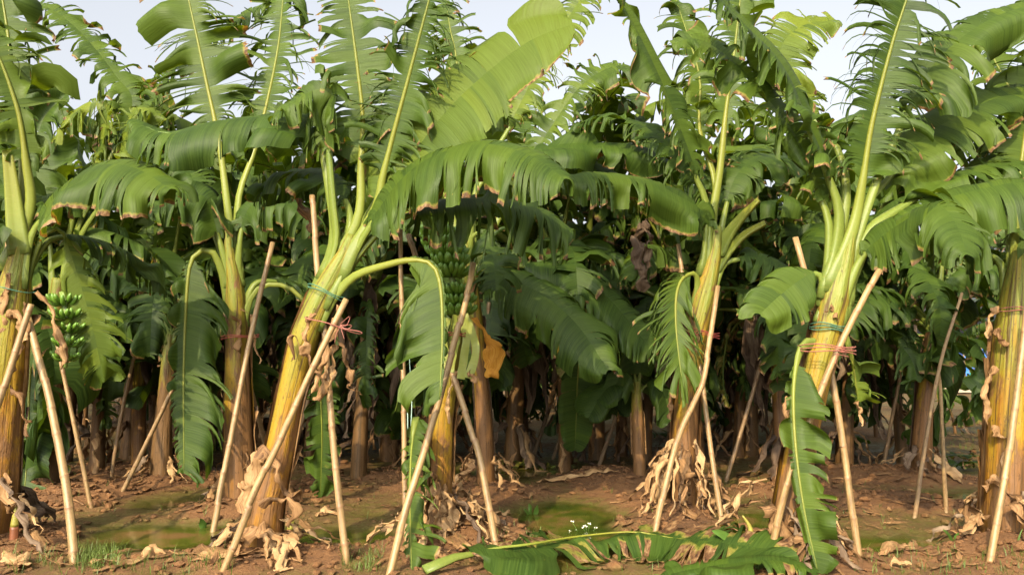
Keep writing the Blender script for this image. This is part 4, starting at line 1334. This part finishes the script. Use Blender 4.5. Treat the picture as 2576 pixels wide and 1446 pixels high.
loose_leaf([gl(1068, 1452, .05), gl(1150, 1434, .09), gl(1240, 1422, .12), gl(1330, 1430, .17), gl(1450, 1404, .16), gl(1592, 1388, .15), gl(1690, 1394, .12), gl(1820, 1402, .1), gl(2030, 1418, .06)],
           'long half-rotten banana leaf lying across the bottom foreground', (.22, .06, .5), W=.5, pet=.12, hint=(0, -.6, 1), droop=.45, torn=.055, slit=(.05, .6), var=.75, dry=.7, stripdry=.5, clampz=True, r0=.026, seed=91)
loose_leaf([gl(1640, 1475, .04), gl(1730, 1462, .07), gl(1850, 1452, .09), gl(1960, 1446, .09), gl(2060, 1456, .05)],
           'fresh green banana leaf lying at the bottom edge right of centre', (.4, .03, .5), W=.15, stripdry=.15, pet=.05, hint=(0, -.3, 1), droop=.4, torn=.09, slit=(.3, .8), var=.8, clampz=True, r0=.03, seed=92)
loose_leaf([at(1046, 1050, 6.15), at(1034, 1150, 5.95), at(1032, 1290, 5.7), at(1036, 1440, 5.45)],
           'torn green leaf standing upright against the vertical pole in the centre', (.55, .0, .5), W=.30, pet=.02, hint=(-.3, -1, .3), droop=.45, torn=.05, slit=(0, .4), var=1.4, halves=(.2, 1), vein=0.25, r0=.022, seed=93)
for i, (x, y, ang, ln, cl, lb) in enumerate((
        (2410, 1165, .3, 1.0, (.15, .22, .5), 'withered cut leaf heaped on the clearing left of the thick right stem'),
        (2470, 1185, 2.6, .9, (.2, .1, .5), 'dull green cut leaf on the clearing floor beside the thick right stem'),
        (2110, 1120, .2, 1.1, (.3, 0, .5), 'cut green leaf lying behind the tall right-hand plant'),
        (1930, 1140, .1, 1.0, (.35, 0, .5), 'cut leaf lying in the shade between the two right-hand plants'),
        (1650, 1105, 3.0, 1.0, (.3, 0, .5), 'cut leaf lying behind the young ragged plant'),
        (900, 1105, .15, 1.0, (.2, .1, .5), 'cut leaf lying in the dark gap behind the upright pole'),
        (1320, 1185, 2.9, .8, (.05, .3, .5), 'rotting dark leaf beside the puddle in the shade'),
        (470, 1130, .2, 1.0, (.2, .1, .5), 'cut leaf lying on the shaded ground far left'),
        (60, 1210, .5, .9, (.1, .25, .5), 'grey withered leaf lying behind the leftmost stem'))):
    c = G(x, y)
    d = Vector((math.cos(ang), math.sin(ang), 0))
    P = []
    for k in range(5):
        p = c + d * ln * (k / 4 - .5) + Vector((-d.y, d.x, 0)) * .1 * math.sin(k * 1.4 + i)
        p.z = hgt(p.x, p.y) + .05 + .05 * math.sin(k / 4 * math.pi)
        P.append(p)
    loose_leaf(P, lb, cl, W=.24, pet=.05, hint=(0, 0, 1), droop=.3, torn=.08, slit=(0, .5), var=1.3, dry=.6, clampz=True, r0=.022, seed=200 + i)

# large dry leaves lying loose on the ground
for i, (pts, wd, lb) in enumerate((
        ([(215, 1425), (270, 1420), (340, 1415), (385, 1395), (425, 1402)], .05, 'long dry leaf lying flat beside the bowed pole foot'),
        ([(500, 1385), (530, 1395), (570, 1400), (640, 1400)], .10, 'crumpled pale dry leaf at the foot of the leaning plant poles'),
        ([(1090, 1350), (1120, 1345), (1150, 1365), (1185, 1400)], .10, 'thick folded dry leaf at the foot of the cut stem'),
        ([(1060, 1410), (1100, 1400), (1160, 1412)], .09, 'broad dry leaf on the soil beside the torn upright leaf'),
        ([(1345, 1215), (1400, 1210), (1450, 1200), (1500, 1190), (1560, 1190)], .07, 'reddish dry leaf on the bank behind the puddle'),
        ([(1620, 1360), (1580, 1365), (1540, 1375)], .05, 'dry sheath strip beside the crooked pole foot'),
        ([(2210, 1400), (2250, 1390), (2310, 1375)], .07, 'pale flattened leaf beside the right-hand puddle'),
        ([(2225, 1430), (2250, 1425), (2290, 1430)], .05, 'small pale dry leaf at the bottom right edge'),
        ([(1830, 1330), (1870, 1345), (1910, 1362)], .035, 'narrow dry strip pointing at the yellow shoot'),
        ([(1870, 1365), (1910, 1358), (1950, 1368)], .08, 'dry leaf heap between shoot and tall right-hand plant'),
        ([(1255, 1395), (1275, 1380), (1262, 1372)], .06, 'curled dry leaf at the foot of the left-leaning pole'),
        ([(20, 1400), (45, 1420), (90, 1430)], .08, 'dry leaf on the ground in the bottom left corner'),
        ([(80, 1335), (100, 1370), (115, 1410)], .05, 'slanting dry strip near the bottom left corner'),
        ([(845, 1300), (820, 1292), (800, 1300)], .04, 'small dry leaf left of the upright pole'),
        ([(1220, 1305), (1250, 1298), (1290, 1300)], .045, 'dry leaf on the soil right of the left-leaning pole'))):
    P = [G(*p) + Vector((0, 0, .03 + .02 * (k % 2))) for k, p in enumerate(pts)]
    ORG[0] = P[0]
    v, f, uv = ribbon(P, wd, seed=300 + i, hint=(0, 0, 1), curl=1.1, crumple=.05, clampz=True)
    o = obj('dry_leaf', mk_mesh('dry_leaf', v, f, M['dry'], np.zeros(len(v)), uv), None, (rnd.uniform(.4, .9), 0, .5))
    o.location = P[0]
    tag(o, lb, 'dry leaf', 'dry leaves on the ground')

# ------------------------------------------------------------------ shoots, weeds, grass
def shoot(px, py, top, label, mats=('shoot', 'shoot_red'), r_=.022):
    g = G(px, py)
    root = thing('banana_sucker', g, label, 'sucker', 'banana suckers')
    d = g.y
    T3 = [Vector(g) - Vector((0, 0, .04))] + [at(x, y, d) for x, y in top]
    C, L = spline(T3, 16)
    v, f, uv = tube(C[:7], np.linspace(r_ * 1.25, r_, 7), 8)
    obj('stem_base', mk_mesh('stem_base', v, f, M[mats[1]], np.zeros(len(v)), uv), root)
    v, f, uv = tube(C[6:], np.linspace(r_ * 1.02, r_ * .25, 10), 8)
    obj('spear', mk_mesh('spear', v, f, M[mats[0]], np.zeros(len(v)), uv), root)


shoot(1888, 1372, [(1890, 1345), (1884, 1320), (1868, 1296)], 'yellow bent banana sucker by the foot of the tall right-hand plant')
shoot(2436, 1330, [(2435, 1310), (2434, 1296), (2430, 1282)], 'small pointed sucker right of the right-hand puddle')
shoot(728, 1352, [(730, 1335), (734, 1310), (742, 1280)], 'red-based sucker right of the leaning stem foot', r_=.03)
shoot(34, 1352, [(36, 1330), (38, 1300), (42, 1260)], 'red-based sucker near the leftmost stem', r_=.03)
shoot(2556, 1372, [(2564, 1350), (2572, 1330)], 'thin green sucker at the right edge', ('weed', 'weed'), .008)


def leaflet(root, P, W, name='leaf', mat='weed', seed=0, hint=(0, -.7, 1)):
    v, f, uv = ribbon(P, W, seed=seed, hint=hint, curl=.5, crumple=.006, n=12, k=6, prof=[.1, .7, 1, 1, .85, .5, .05])
    obj(name, mk_mesh(name, v, f, M[mat], np.zeros(len(v)), uv), root)


def seedling(px, py, leaves, label, cat='seedling'):
    g = G(px, py)
    root = thing('seedling', g, label, cat, 'seedlings')
    for i, (pts, W_) in enumerate(leaves):
        P = [at(x, y, g.y - .03 * k) for k, (x, y) in enumerate(pts)]
        C, L = spline([g - Vector((0, 0, .02)), (g + P[0]) / 2 + Vector((.005, 0, .01)), P[0]], 8)
        v, f, uv = tube(C, .004, 5)
        obj('stalk', mk_mesh('stalk', v, f, M['weed'], np.zeros(len(v)), uv), root)
        leaflet(root, P, W_, seed=i + int(px))


seedling(514, 1345, [([(516, 1332), (510, 1318), (503, 1304)], .036)], 'heart-leaved green seedling left of the slanting pole foot')
seedling(1860, 1378, [([(1856, 1362), (1830, 1345), (1790, 1334)], .055), ([(1858, 1365), (1872, 1350), (1880, 1345)], .02)], 'broad-leaved seedling below the yellow sucker')
seedling(2400, 1370, [([(2400, 1360), (2385, 1340), (2372, 1332)], .03), ([(2400, 1360), (2412, 1345), (2420, 1340)], .025)], 'small seedling on the mound right of the right-hand puddle')
seedling(2376, 1085, [([(2378, 1065), (2382, 1045), (2386, 1030)], .07)], 'bright green broad leaf sprouting in the clearing')
seedling(1440, 1378, [([(1440, 1370), (1425, 1352), (1415, 1350)], .02), ([(1440, 1370), (1452, 1350), (1460, 1345)], .02), ([(1440, 1368), (1440, 1345)], .02)], 'low green weed at the near end of the middle puddle')
seedling(1340, 1312, [([(1338, 1300), (1325, 1285), (1318, 1280)], .03), ([(1340, 1300), (1350, 1280), (1352, 1268)], .03), ([(1340, 1305), (1362, 1298), (1370, 1300)], .028), ([(1340, 1300), (1330, 1265)], .025)], 'green weed on the bank left of the middle puddle')
seedling(1372, 1345, [([(1370, 1335), (1358, 1325), (1350, 1326)], .022), ([(1372, 1335), (1384, 1322), (1392, 1320)], .022), ([(1372, 1335), (1370, 1318)], .022)], 'pale green weed beside the middle puddle')

# white-flowered weed
g = G(1462, 1385)
root = thing('flowering_weed', g, 'small weed with white flowers in front of the middle puddle', 'weed')
q = random.Random(5)
for i in range(11):
    tp = at(1462 + q.uniform(-36, 40), 1385 - q.uniform(28, 75), g.y + q.uniform(-.05, .05))
    C, L = spline([g, (g + tp) / 2 + Vector((q.uniform(-.03, .03), 0, .02)), tp], 8)
    v, f, uv = tube(C, .0025, 5)
    obj('stalk', mk_mesh('stalk', v, f, M['weed'], np.zeros(len(v)), uv), root)
    V, F = [], []
    for k in range(4):
        c = tp + Vector((q.uniform(-.012, .012), q.uniform(-.012, .012), q.uniform(-.008, .01)))
        b = len(V)
        for a in range(5):
            V.append(c + Vector((math.cos(a * 1.257) * .0045, math.sin(a * 1.257) * .0025, math.sin(a * 1.257) * .0045)))
        V.append(c + Vector((0, -.004, .002)))
        F += [(b + a, b + (a + 1) % 5, b + 5) for a in range(5)]
    obj('flower', mk_mesh('flower', V, F, M['flower']), root)
    if i % 2:
        leaflet(root, [(g * .6 + tp * .4), (g * .55 + tp * .45) + Vector((q.uniform(-.05, .05), -.02, .01)), (g * .5 + tp * .5) + Vector((q.uniform(-.09, .09), -.03, .0))], .01, seed=i)


def build_grass():
    ORG[0] = Vector((0, 0, 0))
    q = random.Random(21)
    V, F = [], []
    spots = []
    for _ in range(300):
        spots.append((q.uniform(1330, 1500), q.uniform(1335, 1400), 1.0))
    for _ in range(70):
        spots.append((q.uniform(860, 960), q.uniform(1385, 1440), 1.2))
    for _ in range(110):
        spots.append((q.uniform(0, 600), q.uniform(1390, 1446), 1.2))
    for _ in range(160):
        spots.append((q.uniform(180, 300), q.uniform(1380, 1430), 1.3))
    for _ in range(100):
        spots.append((q.uniform(2150, 2576), q.uniform(1380, 1446), 1.1))
    for _ in range(200):
        spots.append((q.uniform(0, 2576), q.uniform(1180, 1440), .9))
    for _ in range(120):
        spots.append((q.uniform(1230, 1420), q.uniform(1280, 1400), .8))
    for _ in range(260):
        spots.append((q.uniform(2250, 2500), q.uniform(1040, 1130), 1.0))
    for px, py, s in spots:
        g = G(px, py)
        for k in range(q.randint(2, 5)):
            a = q.uniform(0, 6.28)
            l = q.uniform(.03, .11) * s
            d = Vector((math.cos(a), math.sin(a), 0))
            b0 = g + d * q.uniform(0, .025) - Vector((0, 0, .01))
            wv = Vector((-d.y, d.x, 0)) * q.uniform(.0014, .0028)
            m1 = b0 + Vector((0, 0, l * .6)) + d * l * .22
            t1 = b0 + Vector((0, 0, l * q.uniform(.7, 1.0))) + d * l * q.uniform(.4, .8)
            b = len(V)
            V += [b0 - wv, b0 + wv, m1 + wv * .8, m1 - wv * .8, t1]
            F += [(b, b + 1, b + 2, b + 3), (b + 3, b + 2, b + 4)]
    tag(obj('grass', mk_mesh('grass', V, F, M['grass'], smooth=False)), 'short sparse grass on the soil', 'grass', kind='stuff')


def build_clods():
    ORG[0] = Vector((0, 0, 0))
    q = random.Random(31)
    ph = (1 + 5 ** .5) / 2
    ico = [Vector(v).normalized() for v in ((-1, ph, 0), (1, ph, 0), (-1, -ph, 0), (1, -ph, 0), (0, -1, ph), (0, 1, ph), (0, -1, -ph), (0, 1, -ph), (ph, 0, -1), (ph, 0, 1), (-ph, 0, -1), (-ph, 0, 1))]
    fc = [(0, 11, 5), (0, 5, 1), (0, 1, 7), (0, 7, 10), (0, 10, 11), (1, 5, 9), (5, 11, 4), (11, 10, 2), (10, 7, 6), (7, 1, 8), (3, 9, 4), (3, 4, 2), (3, 2, 6), (3, 6, 8), (3, 8, 9), (4, 9, 5), (2, 4, 11), (6, 2, 10), (8, 6, 7), (9, 8, 1)]
    V, F = [], []
    n = 0
    while n < 5200:
        if q.random() < .6:
            mx, my, r_, a_ = q.choice(MOUNDS)
            x, y = q.gauss(mx, r_ * .6), q.gauss(my, r_ * .6)
        else:
            g = flat(q.uniform(-50, 2620), q.uniform(1130, 1460))
            x, y = g.x, g.y
        z = hgt(x, y)
        if z < WATER_Z + .01 or y < 4.8:
            continue
        s = min(.06, .007 + q.expovariate(1 / .010))
        b = len(V)
        sc = Vector((q.uniform(.7, 1.4), q.uniform(.7, 1.4), q.uniform(.5, .9))) * s
        for v in ico:
            k = q.uniform(.75, 1.2)
            V.append((x + v.x * sc.x * k, y + v.y * sc.y * k, z + s * .25 + v.z * sc.z * k))
        F += [tuple(i + b for i in t) for t in fc]
        n += 1
    tag(obj('soil_clods', mk_mesh('soil_clods', V, F, M['soil'], smooth=False)), 'crumbly brown soil clods on the mounds', 'soil', kind='stuff')


def build_litter():
    ORG[0] = Vector((0, 0, 0))
    q = random.Random(41)
    V, F, UV = [], [], []
    for i in range(650):
        g = flat(q.uniform(-50, 2620), 890 + 555 * q.uniform(.36, 1.0) ** 1.1)
        if hgt(g.x, g.y) < WATER_Z + .02:
            continue
        a = q.uniform(0, 6.28)
        l = q.uniform(.05, .28) * (1.5 if g.y > 9 else 1.0)
        d = Vector((math.cos(a), math.sin(a), 0))
        P = []
        for k in range(3):
            p = Vector((g.x, g.y, 0)) + d * l * (k - 1) * .5 + Vector((-d.y, d.x, 0)) * q.uniform(-.03, .03)
            p.z = hgt(p.x, p.y) + q.uniform(.012, .035)
            P.append(p)
        v, f, uv = ribbon(P, q.uniform(.008, .035), seed=i, hint=(0, 0, 1), curl=q.uniform(.3, 1.6), crumple=.02, n=7, k=4, clampz=True)
        b = len(V)
        V += list(v)
        UV += [(x + i * .37, y + i * .21) for x, y in uv]
        F += [tuple(j + b for j in t) for t in f]
    tag(obj('leaf_litter', mk_mesh('leaf_litter', V, F, M['dry'], np.zeros(len(V)), UV), None, (.3, 0, .5)), 'scraps of dry banana leaf scattered on the soil', 'leaf litter', kind='stuff')


build_grass()
build_clods()
build_litter()

# ------------------------------------------------------------------ plants of the rows behind
def variant(seed, H, nleaf, L0, young=False):
    """meshes of a whole plant standing at the origin"""
    q = random.Random(seed)
    ORG[0] = Vector((0, 0, 0))
    lean = Vector((q.uniform(-.2, .2), q.uniform(-.2, .2), 0))
    pts = [Vector((0, 0, -.1)), Vector((0, 0, H * .3)) + lean * .2, Vector((0, 0, H * .7)) + lean * .6, Vector((0, 0, H)) + lean]
    r_ = .050 + .018 * q.random()
    if young:
        r_ *= .5
    me, C, rad = trunk_mesh(pts, [r_ * 1.15, r_, r_ * .9, r_ * .85, r_ * .55], seed, n=18, sides=14)
    parts = [('pseudostem', me, (.5, q.uniform(.35, .62), .5), None)]
    top = Vector((0, 0, H)) + lean
    ph = q.uniform(0, 6.28)
    for i in range(nleaf):
        a = ph + i * 2.399
        age = i / (nleaf - 1)
        el = R(82) - age * R(66) + q.uniform(-.1, .1)
        ln = L0 * q.uniform(.85, 1.15)
        d = Vector((math.cos(a), math.sin(a), 0))
        p = top - Vector((0, 0, .30 * age + .02)) * (1 if not young else .4)
        P = [p.copy()]
        e = el
        for k in range(6):
            p = p + (d * math.cos(e) + Vector((0, 0, math.sin(e)))) * ln / 6
            P.append(p.copy())
            e -= (.10 + .34 * age + .05 * k) * q.uniform(.7, 1.3)
        hint = Vector((0, 0, 1)) - d * .5
        b, rb = leaf_parts(P, W=q.uniform(.30, .40) * (.6 if young else 1), pet=q.uniform(.2, .3), hint=tuple(hint), droop=q.uniform(.35, .8) if not young else .3, torn=q.uniform(.045, .09) if not young else .2,
                           slit=(.0, .45), var=q.uniform(.7, 1.2), dry=q.uniform(.15, .5), r0=.042 if not young else .02, seed=seed * 50 + i, m=5, colw=.06, minc=2)
        lm = mk_mesh('leaf', b[0], b[1], M['leaf'], b[2], b[3], b[4])
        rm = mk_mesh('midrib', rb[0], rb[1], M['rib'], rb[2], rb[3])
        parts.append(('leaf', lm, (max(.05, .62 - .42 * age + q.uniform(-.1, .12)), 0, .5), rm))
    for i in range(2 if not young else 0):           # old leaves hanging down round the stem
        a = ph + i * 2.1 + q.uniform(-.4, .4)
        d = Vector((math.cos(a), math.sin(a), 0))
        p = top - Vector((0, 0, .38))
        P = [p, p + d * .3 + Vector((0, 0, .1)), p + d * .5 - Vector((0, 0, .1)), p + d * .56 - Vector((0, 0, .5)), p + d * .5 - Vector((0, 0, q.uniform(.6, 1.0)))]
        b, rb = leaf_parts(P, W=q.uniform(.16, .26), pet=.25, hint=(d.x, d.y, .5), droop=.55, torn=.05, var=1.3, dry=.5, r0=.035, seed=seed * 70 + i, m=5, colw=.06)
        parts.append(('leaf', mk_mesh('leaf', b[0], b[1], M['leaf'], b[2], b[3], b[4]), (q.uniform(.05, .3), q.choice([0, 0, .1, .3]), .5), mk_mesh('midrib', rb[0], rb[1], M['rib'], rb[2], rb[3])))
    for i in range(9 if not young else 3):           # dead sheaths clinging to the stem and lying round its foot
        a = q.uniform(0, 6.28)
        d = Vector((math.cos(a), math.sin(a), 0))
        z1 = q.uniform(.15, .7) * H
        ln = q.uniform(.25, .6)
        ax = lambda z: Vector((lean.x, lean.y, 0)) * (z / H) ** 1.5
        P = [ax(z1) + d * r_ * 1.0 + Vector((0, 0, z1)), ax(z1) + d * (r_ * 1.5 + .02) + Vector((0, 0, z1 - ln * .3)), d * (r_ * 1.5 + q.uniform(.02, .14)) + ax(z1) + Vector((0, 0, max(.03, z1 - ln)))]
        if i < 4:
            P = [d * r_ + Vector((0, 0, .35)), d * (r_ + .1) + Vector((0, 0, .28)), d * (r_ + .2) + Vector((0, 0, .1)), d * (r_ + q.uniform(.2, .4)) + Vector((0, 0, .015))]
        v, f, uv = ribbon(P, q.uniform(.02, .06) * (.6 if young else 1), seed=seed * 3 + i, hint=tuple(d), curl=1.5, crumple=.05, n=12, k=5, prof=[q.uniform(.4, 1) for _ in range(7)])
        parts.append(('dry_sheath', mk_mesh('dry_sheath', v, f, M[q.choice(['dry', 'grey'])], np.zeros(len(v)), uv), (q.uniform(.2, .8), 0, .5), None))
    for i in range(5 if not young else 0):
        a = q.uniform(0, 6.28)
        d = Vector((math.cos(a), math.sin(a), 0))
        p0 = top * .92 + d * r_
        P = [p0, p0 + d * .12 + Vector((0, 0, .05)), p0 + d * .2 - Vector((0, 0, .25)), p0 + d * .16 - Vector((0, 0, .6)), p0 + d * .12 - Vector((0, 0, q.uniform(.8, 1.3)))]
        v, f, uv = ribbon(P, q.uniform(.05, .12), seed=seed + i, hint=tuple(d), curl=1.6, crumple=.06, n=14, k=5)
        parts.append(('dry_leaf', mk_mesh('dry_leaf', v, f, M['grey'], np.zeros(len(v)), uv), (q.uniform(.2, .7), 0, .5), None))
    return parts


VARS = [variant(100 + i, 1.75 + .13 * (i % 4), 9 + i % 2, 1.75 + .1 * (i % 3)) for i in range(7)]
YOUNG = [variant(140 + i, .75 + .2 * i, 6, .95, True) for i in range(2)]


def place(parts, x, y, rz, sc, label, group, tone=0.0):
    root = bpy.data.objects.new('banana_plant', None)
    col.objects.link(root)
    root.location = (x, y, hgt(x, y))
    root.rotation_euler = (0, 0, rz)
    root.scale = (sc, sc, sc)
    tag(root, label, 'banana plant', group)
    for nm, me, cl, sub in parts:
        o = bpy.data.objects.new(nm, me)
        col.objects.link(o)
        o.parent = root
        o.color = (min(1, max(0, cl[0] + tone + rnd.uniform(-.06, .06))), cl[1], cl[2], 1)
        if sub:
            s = bpy.data.objects.new('midrib', sub)
            col.objects.link(s)
            s.parent = o
            s.color = o.color
    return root


q = random.Random(77)
# single plants one can point to behind the front row
for i, (px, d, vi, sc, lb) in enumerate((
        (255, 9.8, 0, 1.1, 'banana plant behind the drooping pale leaf at the upper left'),
        (905, 9.4, 1, 1.10, 'banana plant behind the crown of the leaning plant'),
        (1420, 10.2, 2, 1.12, 'banana plant behind the long arching leaves at centre right'),
        (1560, 11.5, 3, 1.08, 'banana plant standing behind the young ragged plant'),
        (1960, 9.6, 4, 1.10, 'banana plant between the two bright crowns on the right'),
        (2262, 10.6, 5, .95, 'dark-stemmed banana plant just left behind the shaded clearing plant'),
        (2790, 9.8, 6, 1.08, 'banana plant behind the leaves at the upper right corner'),
        (60, 10.5, 3, 1.1, 'banana plant behind the crown at the left edge'),
        (690, 10.6, 5, 1.1, 'banana plant behind the upright orange-brown stem'),
        (1130, 11.2, 6, 1.1, 'banana plant behind the green bunch in the centre'),
        (1850, 11.4, 0, 1.0, 'banana plant with dark stem between the two right-hand plants'),
        (2830, 11.5, 2, 1.1, 'banana plant mostly outside the right edge'),
        (-60, 8.6, 1, 1.1, 'banana plant mostly outside the left edge'),
        (1290, 10.8, 5, 1.4, 'banana plant whose crown fills the centre above the long arching leaf'),
        (1080, 10.4, 3, 1.2, 'banana plant behind the narrow-stripped upright leaf in the centre'),
        (1620, 10.8, 6, 1.2, 'banana plant left behind the speckled plant crown'),
        (2120, 10.4, 2, 1.2, 'banana plant directly behind the tallest crown at the right'),
        (780, 10.8, 6, 1.15, 'banana plant left behind the leaning plant crown'),
        (400, 10.6, 2, 1.12, 'banana plant behind the broad upright leaf at the upper left'),
        (1750, 10.9, 3, 1.25, 'banana plant behind the crown of the speckled plant'),
        (1880, 11.6, 1, 1.4, 'banana plant filling the gap between the two right-hand crowns'),
        (2010, 12.2, 6, 1.3, 'banana plant high in the gap left of the tallest crown'),
        (1500, 11.2, 1, 1.38, 'banana plant above the straight arching leaf right of centre'),
        (650, 11.4, 0, 1.4, 'banana plant in the sky gap left of the leaning crown'),
        (170, 11.0, 5, 1.35, 'banana plant in the sky gap at the upper left'),
        (330, 11.4, 3, 1.3, 'banana plant behind the drooping pale crown left'),
        (980, 11.2, 0, 1.42, 'banana plant right behind the leaning crown'),
        (470, 9.8, 4, 1.0, 'banana plant whose leaves fill the gap above the hanging dark leaf'),
        (790, 11.8, 2, 1.0, 'banana plant in the gap behind the leaning stem'),
        (1010, 12.0, 4, .95, 'banana plant behind the tall vertical pole'),
        (1320, 11.9, 0, .95, 'banana plant in the dark gap right of the orange dead leaf'),
        (1690, 10.0, 5, 1.0, 'banana plant behind the speckled stem'),
        (2110, 10.8, 1, 1.0, 'banana plant behind the crown of the tall right-hand plant'),
        (200, 12.0, 6, .95, 'banana plant in the shade behind the thin left pole'),
        (540, 12.2, 0, .95, 'banana plant in the shade left of the orange-brown stem'))):
    g = at(px, 900, d)
    place(VARS[vi], g.x, d, q.uniform(0, 6.28), sc * 1.16, lb, 'banana plants of the second row', -.08)
# the deeper rows, a mass one cannot tell apart
n_deep = 0
for row, d in enumerate((13.2, 14.8, 16.8, 19.2, 22.0, 25.0)):
    half = d * .70 + 1.0
    x = -half + q.uniform(0, 1.0)
    while x < half:
        px = CX + x / d * FPX
        yy = d + q.uniform(-.45, .45)
        clear = 2190 < px < 2530
        if not clear:
            place(VARS[q.randrange(7)], x, yy, q.uniform(0, 6.28), q.uniform(.95, 1.18), 'banana plant deep inside the grove, ' + ('behind the plants left of the leaning stem' if px < 660 else 'behind the leaning stem and the cut stem' if px < 1250 else 'right of the cut stem, left of the speckled stem' if px < 1720 else 'behind the tall right-hand plant' if px < 2190 else 'beyond the right edge of the clearing'), 'banana plants deep in the grove', .10)  # leaf colour lightened to stand in for sun reaching the deep rows
            n_deep += 1
        x += q.uniform(1.5, 2.3) * (1 + row * .06)
for px, py, vi, sc, lb in ((2405, 1090, 0, .9, 'small young banana plant in the sunlit clearing'), (2175, 1070, 1, 1.0, 'young banana plant at the left side of the clearing'),
                           (2255, 1040, 1, 1.2, 'young banana plant far back in the clearing'), (2205, 1098, 0, 1.25, 'young banana plant behind the cut leaves right of the tall plant')):
    g = G(px, py)
    place(YOUNG[vi], g.x, g.y, q.uniform(0, 6.28), sc, lb, 'young banana plants in the clearing', .1)

# ------------------------------------------------------------------ far things: net fence, trees
g = at(2380, 900, 36)
root = thing('net_fence', Vector((g.x, 36, hgt(g.x, 36))), 'blue and teal sheet fence far off in the clearing at the right', 'fence')
x0, z0 = g.x, hgt(g.x, 36)
for i in range(8):
    V = []
    xx = x0 + i * .8
    v, f, uv = tube(np.array([(xx, 36, z0 - .2), (xx, 36, z0 + 1.0), (xx, 36, z0 + 1.9)]), .035, 6)
    obj('post', mk_mesh('post', v, f, M['bark'], np.zeros(len(v)), uv), root)
for i in range(7):
    for j in range(9):
        for k in range(4):
            xa = x0 + i * .8 + .04 + k * .18
            za = z0 + .1 + j * .19
            s1, s2 = q.uniform(.01, .04), q.uniform(.01, .04)
            V = [(xa, 35.98 + q.uniform(-.03, .03), za), (xa + .18 - s1, 35.98 + q.uniform(-.03, .03), za + q.uniform(-.03, .03)), (xa + .18 - s2, 35.97, za + .185), (xa, 35.97 + q.uniform(-.03, .03), za + .185)]
            V += [(a, b + .008, c) for a, b, c in V]
            obj('sheet', mk_mesh('sheet', V, [(0, 1, 2, 3), (7, 6, 5, 4), (0, 4, 5, 1), (1, 5, 6, 2), (2, 6, 7, 3), (3, 7, 4, 0)], M[q.choice(['teal', 'blue', 'blue', 'navy'])], smooth=False), root)


def tree(x, y, h, cr, label, seed):
    q = random.Random(seed)
    root = thing('tree', Vector((x, y, hgt(x, y))), label, 'tree', 'trees beyond the plantation')
    b = Vector((x, y, hgt(x, y)))
    v, f, uv = tube(spline([b - Vector((0, 0, .2)), b + Vector((.1, 0, h * .3)), b + Vector((q.uniform(-.4, .4), 0, h * .75))], 12)[0], np.linspace(.22, .06, 12), 8)
    tr = obj('trunk', mk_mesh('trunk', v, f, M['bark'], np.zeros(len(v)), uv), root)
    cl = []
    for i in range(16):
        a, e = q.uniform(0, 6.28), q.uniform(-.4, 1.4)
        rr = cr * q.uniform(.35, .9)
        c = b + Vector((0, 0, h * .62)) + Vector((math.cos(a) * math.cos(e) * rr, math.sin(a) * math.cos(e) * rr, math.sin(e) * rr * h / cr * .3))
        cl.append((c, cr * q.uniform(.25, .45)))
        s0 = b + Vector((0, 0, h * q.uniform(.3, .6)))
        v, f, uv = tube(spline([s0, (s0 + c) / 2 + Vector((0, 0, -.2)), c], 6)[0], np.linspace(.07, .02, 6), 5)
        obj('branch', mk_mesh('branch', v, f, M['bark'], np.zeros(len(v)), uv), tr)
    V, F = [], []
    for c, r_ in cl:
        for k in range(330):
            d = Vector((q.gauss(0, 1), q.gauss(0, 1), q.gauss(0, .7))).normalized() * r_ * q.uniform(.3, 1.08)
            p = c + d
            u = Vector((q.gauss(0, 1), q.gauss(0, 1), q.gauss(0, .6))).normalized()
            w_ = u.cross(Vector((q.gauss(0, 1), q.gauss(0, 1), q.gauss(0, 1)))).normalized()
            s = q.uniform(.09, .2)
            n0 = len(V)
            V += [p - u * s, p + w_ * s * .35, p + u * s, p - w_ * s * .35]
            F.append((n0, n0 + 1, n0 + 2, n0 + 3))
    obj('crown', mk_mesh('crown', V, F, M['tree_leaf'], smooth=False), root)


for i, (px, d, h, cr, lb) in enumerate(((1690, 34, 9.0, 2.6, 'round-crowned tree showing in the gap above the arching leaf'), (2440, 42, 11.0, 3.2, 'tree behind the blue fence at the right'),
                                        (2150, 44, 10.0, 3.2, 'tree far behind the tall right-hand plant'), (2640, 44, 11.0, 3.2, 'tree at the far right beyond the fence'),
                                        (1250, 46, 9.5, 3.2, 'tree far behind the centre of the grove'), (760, 46, 9.5, 3.2, 'tree far behind the leaning plant'),
                                        (250, 46, 9.5, 3.2, 'tree far behind the left of the grove'), (2300, 50, 9.0, 3.4, 'tree filling the far end of the clearing'),
                                        (-150, 46, 9.5, 3.2, 'tree far beyond the left edge'))):
    g = at(px, 900, d)
    tree(g.x, d, h, cr, lb, 500 + i)
print('deep plants', n_deep, 'objects', len(bpy.data.objects))
